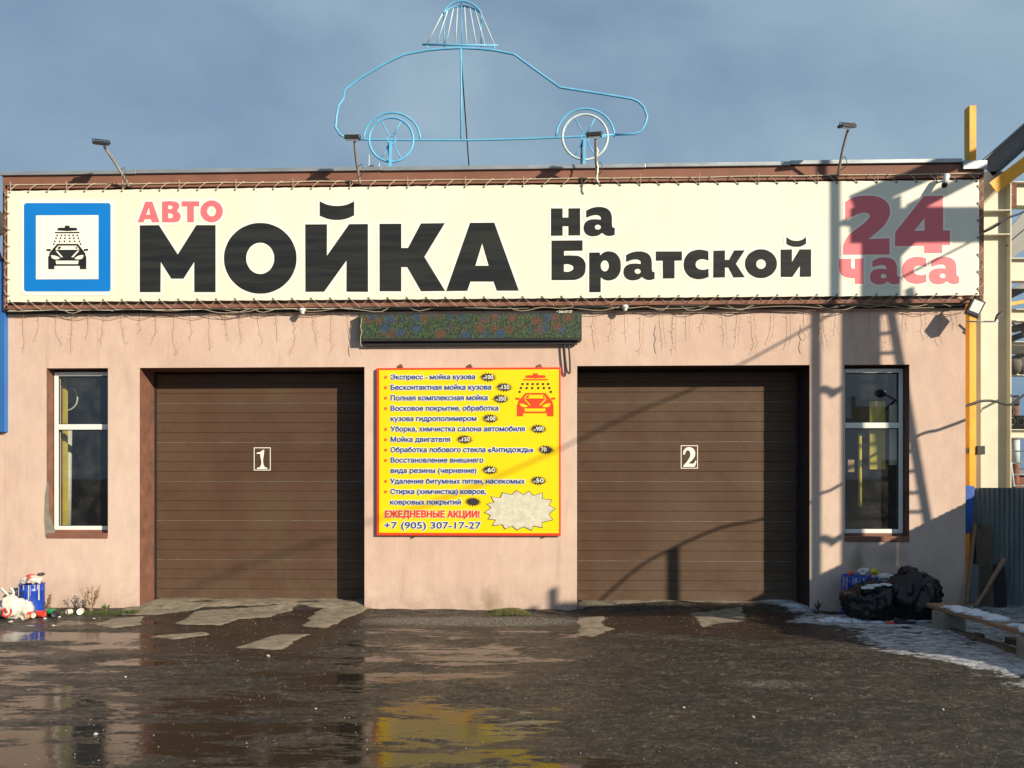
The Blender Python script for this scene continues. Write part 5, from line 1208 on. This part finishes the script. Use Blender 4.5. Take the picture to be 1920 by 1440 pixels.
for i, (x, y, s_) in enumerate(gsx):
    scrap(gpz(x,y)+Vector((0,0,.008)), (s_*1.6,s_,s_*.7), 'trashwhite', ('small white scrap just right of the black tin','tiny white scrap behind the black tin','small white scrap at the right foot of the blue bucket','lone tiny white scrap out on the asphalt below the green bottle','small white scrap at the foot of the dry weed','tiny white scrap in front of the red-printed bag')[i], group='small white scraps near the blue bucket', seed=20+i)

# plants
def weed(px, py, h, n, label, m_, spread=.5, leaf=None, seed=1, name='dry_weed'):
    rs = random.Random(seed); c = gpz(px,py); c.y = min(c.y,-.06); o = thing(name, label, 'plant', c); mb = MB(); lf = MB()
    for i in range(n):
        d = Vector((rs.uniform(-spread,spread), rs.uniform(-.25,.1), 1)).normalized(); p = c.copy(); pts = [p.copy()]; L_ = h*rs.uniform(.6,1)
        for k in range(6):
            d = (d+Vector((rs.uniform(-.2,.2),rs.uniform(-.1,.1),rs.uniform(-.02,.1)))).normalized(); p = p+d*L_/6; pts.append(p.copy())
            if k > 0:
                for _ in range(3):
                    e = (d+Vector((rs.uniform(-.9,.9),rs.uniform(-.6,.4),rs.uniform(-.1,.5)))).normalized(); q = p+e*h*rs.uniform(.06,.16); mb.tube([p,q],.0022,3)
                    if leaf:
                        u = e.orthogonal().normalized()*rs.uniform(.004,.010); lf.add([q-u,q+e*.018,q+u,q-e*.008],[(0,1,2,3)])
        mb.tube(pts,[.005-.0005*k for k in range(7)],4)
    mb.build('stems', M[m_], o)
    if leaf: lf.build('leaves', M[leaf], o)
weed(171,1148,.34,8,'tall dry branching weed against the wall right of the left window','drygrass',.45,'drygrass',2)
weed(88,1150,.22,6,'withered leafy weed beside the blue bucket','drygrass',.8,'brownleaf',5,'withered_weed')
weed(200,1148,.10,5,'low green-brown weed between the dry weed and door 1','green',.9,'green',6,'low_weed')
weed(1533,1150,.10,6,'small dark weed between door 2 and the black bags','brownleaf',.8,'brownleaf',9,'low_weed')
def tuft(name, label, px0, px1, py, n, hmin, hmax, m_, dy=.06, seed=1, hump=False):
    rs = random.Random(seed); mb = MB()
    for i in range(n):
        u = rs.random(); p = gpz(px0+(px1-px0)*u, py); p.y = min(p.y-rs.uniform(0,dy), -.015); p.z -= .004
        k = math.sin(math.pi*u) if hump else 1; p.z += (.045*k*rs.random() if hump else 0)
        h = rs.uniform(hmin,hmax)*(.4+.6*k); d = Vector((rs.uniform(-.6,.6),rs.uniform(-.5,.2),1)).normalized(); w_ = Vector((rs.uniform(.002,.005),rs.uniform(-.002,.002),0))
        mb.add([p-w_,p+w_,p+d*h*.6+w_*.6,p+d*h],[(0,1,2),(0,2,3)])
    o = mb.build(name, M[m_]); tag(o, label, 'plants' if not hump else 'plants', kind='stuff'); return o
tuft('grass_strip','sparse low grass and moss along the foot of the wall left of door 1',100,262,1149,1500,.012,.055,'green',.14,1)
tuft('moss_clump','mound of moss and grass at the wall foot below the price board',916,996,1150,2600,.015,.05,'moss',.12,2,True)
tuft('dead_grass','dead grass and dirt at the wall foot left of the black bags',1520,1582,1152,700,.01,.04,'brownleaf',.14,3)
vs, fs = blobmesh(gpz(952,1150)+Vector((0,.02,0)), (.24,.10,.05), 5, .4, 4, 4, False); tag(MB().add(vs,fs,True).build('moss_mound', M['moss']), 'low earth mound under the moss below the price board', kind='stuff')

# grit and crumbs over the yard
def crumbs(name, label, n, xr, yr, smin, smax, m_, seed, wfun=None):
    rs = random.Random(seed); mb = MB(); k = 0
    while k < n:
        x = rs.uniform(*xr); y = rs.uniform(*yr)
        if wfun and rs.random() > wfun(x,y): continue
        s_ = smin*(smax/smin)**(rs.random()**2); c = Vector((x,y,gz(x,y)+s_*.25)); ps = []
        for d in ((1,0,0),(-1,0,0),(0,1,0),(0,-1,0),(0,0,.8),(0,0,-.8)): ps.append(c+Vector(d)*s_*rs.uniform(.6,1.2))
        mb.add(ps, [(0,2,4),(2,1,4),(1,3,4),(3,0,4),(2,0,5),(1,2,5),(3,1,5),(0,3,5)]); k += 1
    return tag(mb.build(name, M[m_]), label, kind='stuff')
crumbs('gravel', 'loose grit and small stones scattered over the yard', 9000, (-6.5,6.5), (-5.3,-.03), .002, .007, 'stone', 1, lambda x,y: .25+.75*math.exp(-((x-.0)/2.0)**2-((y+.35)/.3)**2)*1 if x < 2 else .6)
crumbs('ice_crumbs', 'pale ice crumbs scattered over the yard', 170, (-6,6.3), (-5.2,-.4), .002, .009, 'ice', 2, lambda x,y: .5 if x < 1 else 1)
for i, (x, y, s_, lb) in enumerate(((503,1230,.028,'white pebble on dark ground before door 1'),(179,1376,.022,'bright white pebble near the lower left corner'),(1412,1351,.022,'white lump of ice on the ground in the lower middle right'),(1282,1329,.016,'small pale pebble in front of door 2'),(235,1269,.018,'pale stone on the ground near the left edge puddle'),(592,1328,.014,'small white stone in front of the wall strip between door 1 and the price board'),(1768,1336,.018,'pale pebble in front of the icy patch at the right'))):
    vs, fs = blobmesh(gpz(x,y)+Vector((0,0,s_*.3)), (s_*.65,s_*.5,s_*.38), i, .5, 2, 2, False); tag(MB().add(vs,fs,True).build('pebble', M['ice']), lb, 'pebble')

# ------------------------------------------------------------------ black bags, drum and litter by the right window
dc = gpz(1612,1156); dc.y = -.27
dm = thing('blue_drum', 'dark blue paint-streaked drum behind the black bags', 'drum', dc)
MB().lathe([(0,0),(.2,0),(.205,.02),(.2,.03),(.2,.38),(.206,.39),(.2,.40),(.2,.44),(.207,.455),(.19,.455),(.19,.05)], dc, 28).build('body', M['bluetin'], dm)
dr = MB(); rs = random.Random(8)
for i in range(12):
    g = R(rs.uniform(180,300)); z0 = .45-rs.uniform(.05,.3); dr.beam(dc+Vector((.202*math.cos(g),.202*math.sin(g),z0)), dc+Vector((.202*math.cos(g),.202*math.sin(g),.452)), rs.uniform(.004,.009), .004, up=(math.cos(g),math.sin(g),0))
dr.build('paint_drips', M['trashwhite'], dm)
def bag(px, py, Yc, r, seed, label, fold=.22):
    c = gpz(px,py); c.y = Yc; o = thing('bin_bag', label, 'bag', c, 'black bin bags piled under the right window')
    vs, fs = blobmesh(c+Vector((0,0,r[2]*.78)), r, seed, .22, 3, 5, True, fold); return o, MB().add(vs,fs,True).build('bag_body', M['bagblack'], o), c
o1, _, c1_ = bag(1630,1163,-.52,(.30,.26,.245),2,'squat black bin bag with snow on it in front of the blue drum',.14)
o2, _, c2_ = bag(1710,1165,-.55,(.31,.27,.33),6,'taller black bin bag with a flopped knot right of the snowy one',.15)
kn = MB(); kc = c2_+Vector((-.03,0,.55))
vs, fs = blobmesh(kc, (.085,.05,.065), 4, .4, 4, 3, False); kn.add(vs,fs,True); vs, fs = blobmesh(c2_+Vector((.2,0,.43)), (.12,.06,.045), 9, .4, 4, 3, False); kn.add(vs,fs,True); kn.build('knot', M['bagblack'], o2)
sm_ = MB(); rs = random.Random(2)
for i in range(9):
    x = rs.uniform(-.14,.17); vs, fs = blobmesh(c1_+Vector((x,-.14+rs.uniform(-.05,.06),.385+.03*rs.random()+x*.1)), (rs.uniform(.03,.07),.045,.016), i, .4, 4, 3, False); sm_.add(vs,fs,True)
tag(sm_.build('snow_strip', M['snow']), 'strip of snow lying on the squat black bag', 'snow')
scrap(dc+Vector((-.10,0,.48)), (.035,.035,.028), 'trashred', 'reddish crumpled scrap on the left of the drum', seed=41)
scrap(dc+Vector((.06,0,.50)), (.07,.05,.05), 'bagwhite', 'greyish film sticking out of the drum middle', seed=42)
scrap(dc+Vector((.16,-.05,.51)), (.045,.03,.04), 'trashyellow', 'yellow wrapper on top of the drum', seed=43)
scrap(dc+Vector((.30,-.02,.44)), (.14,.06,.045), 'bagwhite', 'pale bluish film spilling right from the drum', seed=44)
for i, (x, y, s, m_, lb) in enumerate(((1671,1166,(.07,.05,.07),'bagwhite','small crumpled clear bag on the ground between the black bags'),(1670,1173,(.05,.03,.025),'trashred','reddish scrap in front of the clear bag'),(1690,1172,(.09,.05,.04),'trashdark','dark crumpled scrap in front of the taller bin bag'),(1706,1174,(.06,.04,.02),'trashdark','flat dark scrap right of the crumpled one'))):
    scrap(gpz(x,y)+Vector((0,0,s[2]*.5)), s, m_, lb, seed=50+i)
# snow ridge by the bags
rg = MB()
for i in range(46):
    x = 1540+i*5; c = gpz(x,1166+3*math.sin(i)+(i*.03)); vs, fs = blobmesh(c, (random.uniform(.05,.11),random.uniform(.03,.06),random.uniform(.010,.026)), i, .5, 3, 2, False); rg.add(vs,fs,True)
tag(rg.build('snow_ridge', M['snow']), 'thin ridge of old snow in front of the black bags', kind='stuff')

# ------------------------------------------------------------------ bench of planks on blocks
bc0 = gpz(1762,1182); bA = gp(1737,1150); 
pA = at(1742,1143,-.98); pB = Vector((4.88,-3.9,.27))
xA, yA = gp(1760,1182).x, gp(1760,1182).y
e0 = gp(1915,1236); dirb = Vector((e0.x-xA, e0.y-yA, 0)); 
bn_ = thing('plank_bench', 'low snowy plank laid over two concrete blocks at the right', 'bench', (xA,yA,0))
ang = math.atan2(dirb.y, dirb.x); L_ = dirb.length
P0 = Vector((xA,yA,0)); u = dirb.normalized(); nrm = Vector((-u.y,u.x,0))
def bb(name, s0, s1, n0, n1, z0, z1, m_, par, bev=.006):
    ps = [P0+u*s+nrm*n_+Vector((0,0,z)) for z in (z0,z1) for s, n_ in ((s0,n0),(s1,n0),(s1,n1),(s0,n1))]
    return MB().add(ps, [(0,3,2,1),(4,5,6,7),(0,1,5,4),(1,2,6,5),(2,3,7,6),(3,0,4,7)]).build(name, M[m_], par, bevel=bev)
bb('block', -.05, .16, -.05, .20, 0, .215, 'concrete', bn_, .01); bb('block', L_, L_+.2, -.05, .20, 0, .215, 'concrete', bn_, .01)
bb('plank', -.22, L_+1.2, -.02, .20, .218, .262, 'wood', bn_)
sb = MB(); rs = random.Random(5)
for i in range(60):
    s_ = rs.uniform(.10, L_+.9); vs, fs = blobmesh(P0+u*s_+nrm*rs.uniform(.05,.16)+Vector((0,0,.268)), (rs.uniform(.05,.12),rs.uniform(.04,.07),rs.uniform(.012,.035)), i, .5, 3, 2, False); sb.add(vs,fs,True)
tag(sb.build('snow_on_plank', M['snow']), 'old snow lying along the top of the plank bench', 'snow')
tb_ = bb('ground_timber', .15, L_+.05, .02, .10, 0, .055, 'oldwood', None); tag(tb_, 'dark timber lying on the snow under the plank bench', 'timber')
bb2 = bb('short_board', .75, 1.35, .22, .34, .02, .09, 'oldwood', None); tag(bb2, 'short dark board half buried in snow behind the bench', 'board')
cstone = gpz(1833,1204); vs, fs = blobmesh(cstone+Vector((0,0,.03)), (.065,.05,.05), 3, .3, 2, 3, False); tag(MB().add(vs,fs,True).build('stone', M['oldwood']), 'dark round clod on the timber under the bench', 'stone')
# shovel
s0 = at(1884,1049,-.15); s1 = gpz(1822,1150); s1 = at(1828,1138,-.35)
shv = thing('shovel', 'shovel with a pale wooden handle leaning behind the bench', 'shovel', s1)
MB().tube(smooth_path([s0, s0.lerp(s1,.3)+Vector((-.015,0,-.02)), s0.lerp(s1,.65)+Vector((0,0,-.01)), s1],5), [.034,.033,.030,.028,.027,.026,.025,.024,.023,.022,.021,.021,.020,.020,.019,.018], 8).build('handle', M['wood'], shv)
bl0 = s1; bx = gp(1795,1150,.04); ps = [bl0+Vector((.03,0,.01)), bl0+Vector((-.02,-.03,-.03)), Vector((bx.x,bx.y-.15,.1)), Vector((bx.x-.05,bx.y+.05,.1)), bl0+Vector((0,.05,0))]
ps = [at(1832,1132,-.33),at(1824,1143,-.36),at(1793,1150,-.45),at(1788,1144,-.30),at(1822,1132,-.22)]
MB().add(ps+[p-Vector((0,0,.012)) for p in ps], [(0,1,2,3,4),(9,8,7,6,5)]+[(i,(i+1)%5,(i+1)%5+5,i+5) for i in range(5)]).build('blade', M['zinc'], shv)
# things leaning in the gap
tq = [at(x,y,.12) for x, y in ((1806,909),(1826,912),(1823,960),(1818,998),(1808,1002))]
tag(MB().prism([(p.x,p.z) for p in tq], .10, .14).build('blue_tarpaulin', M['tarp']), 'blue tarpaulin stuffed between the wall corner and the fence', 'tarpaulin')
def lean(name, label, cat, p, q, w_, t_, m_, Y0, Y1):
    tag(MB().beam(at(*p,Y0), at(*q,Y1), t_, w_, up=(1,0,0)).build(name, M[m_]), label, cat)
lean('leaning_batten','thin pale batten leaning against the wall corner','batten',(1828,984),(1811,1140),.035,.02,'wood',.05,-.15)
lean('leaning_board','grey plastic board with rounded top standing behind the shovel','board',(1826,1058),(1826,1142),.10,.02,'greysteel',.0,-.12)
lean('leaning_plank','dark plank leaning on the fence behind the batten','plank',(1834,990),(1837,1140),.05,.02,'oldwood',.25,.05)
lean('old_panel','blackish old panel leaning on the corrugated fence','panel',(1846,985),(1850,1140),.16,.02,'oldwood',.30,.08)
lean('wide_panel','wide dark sheet lying against the fence behind the shovel handle','panel',(1868,1060),(1872,1148),.20,.015,'rubber',.31,.10)
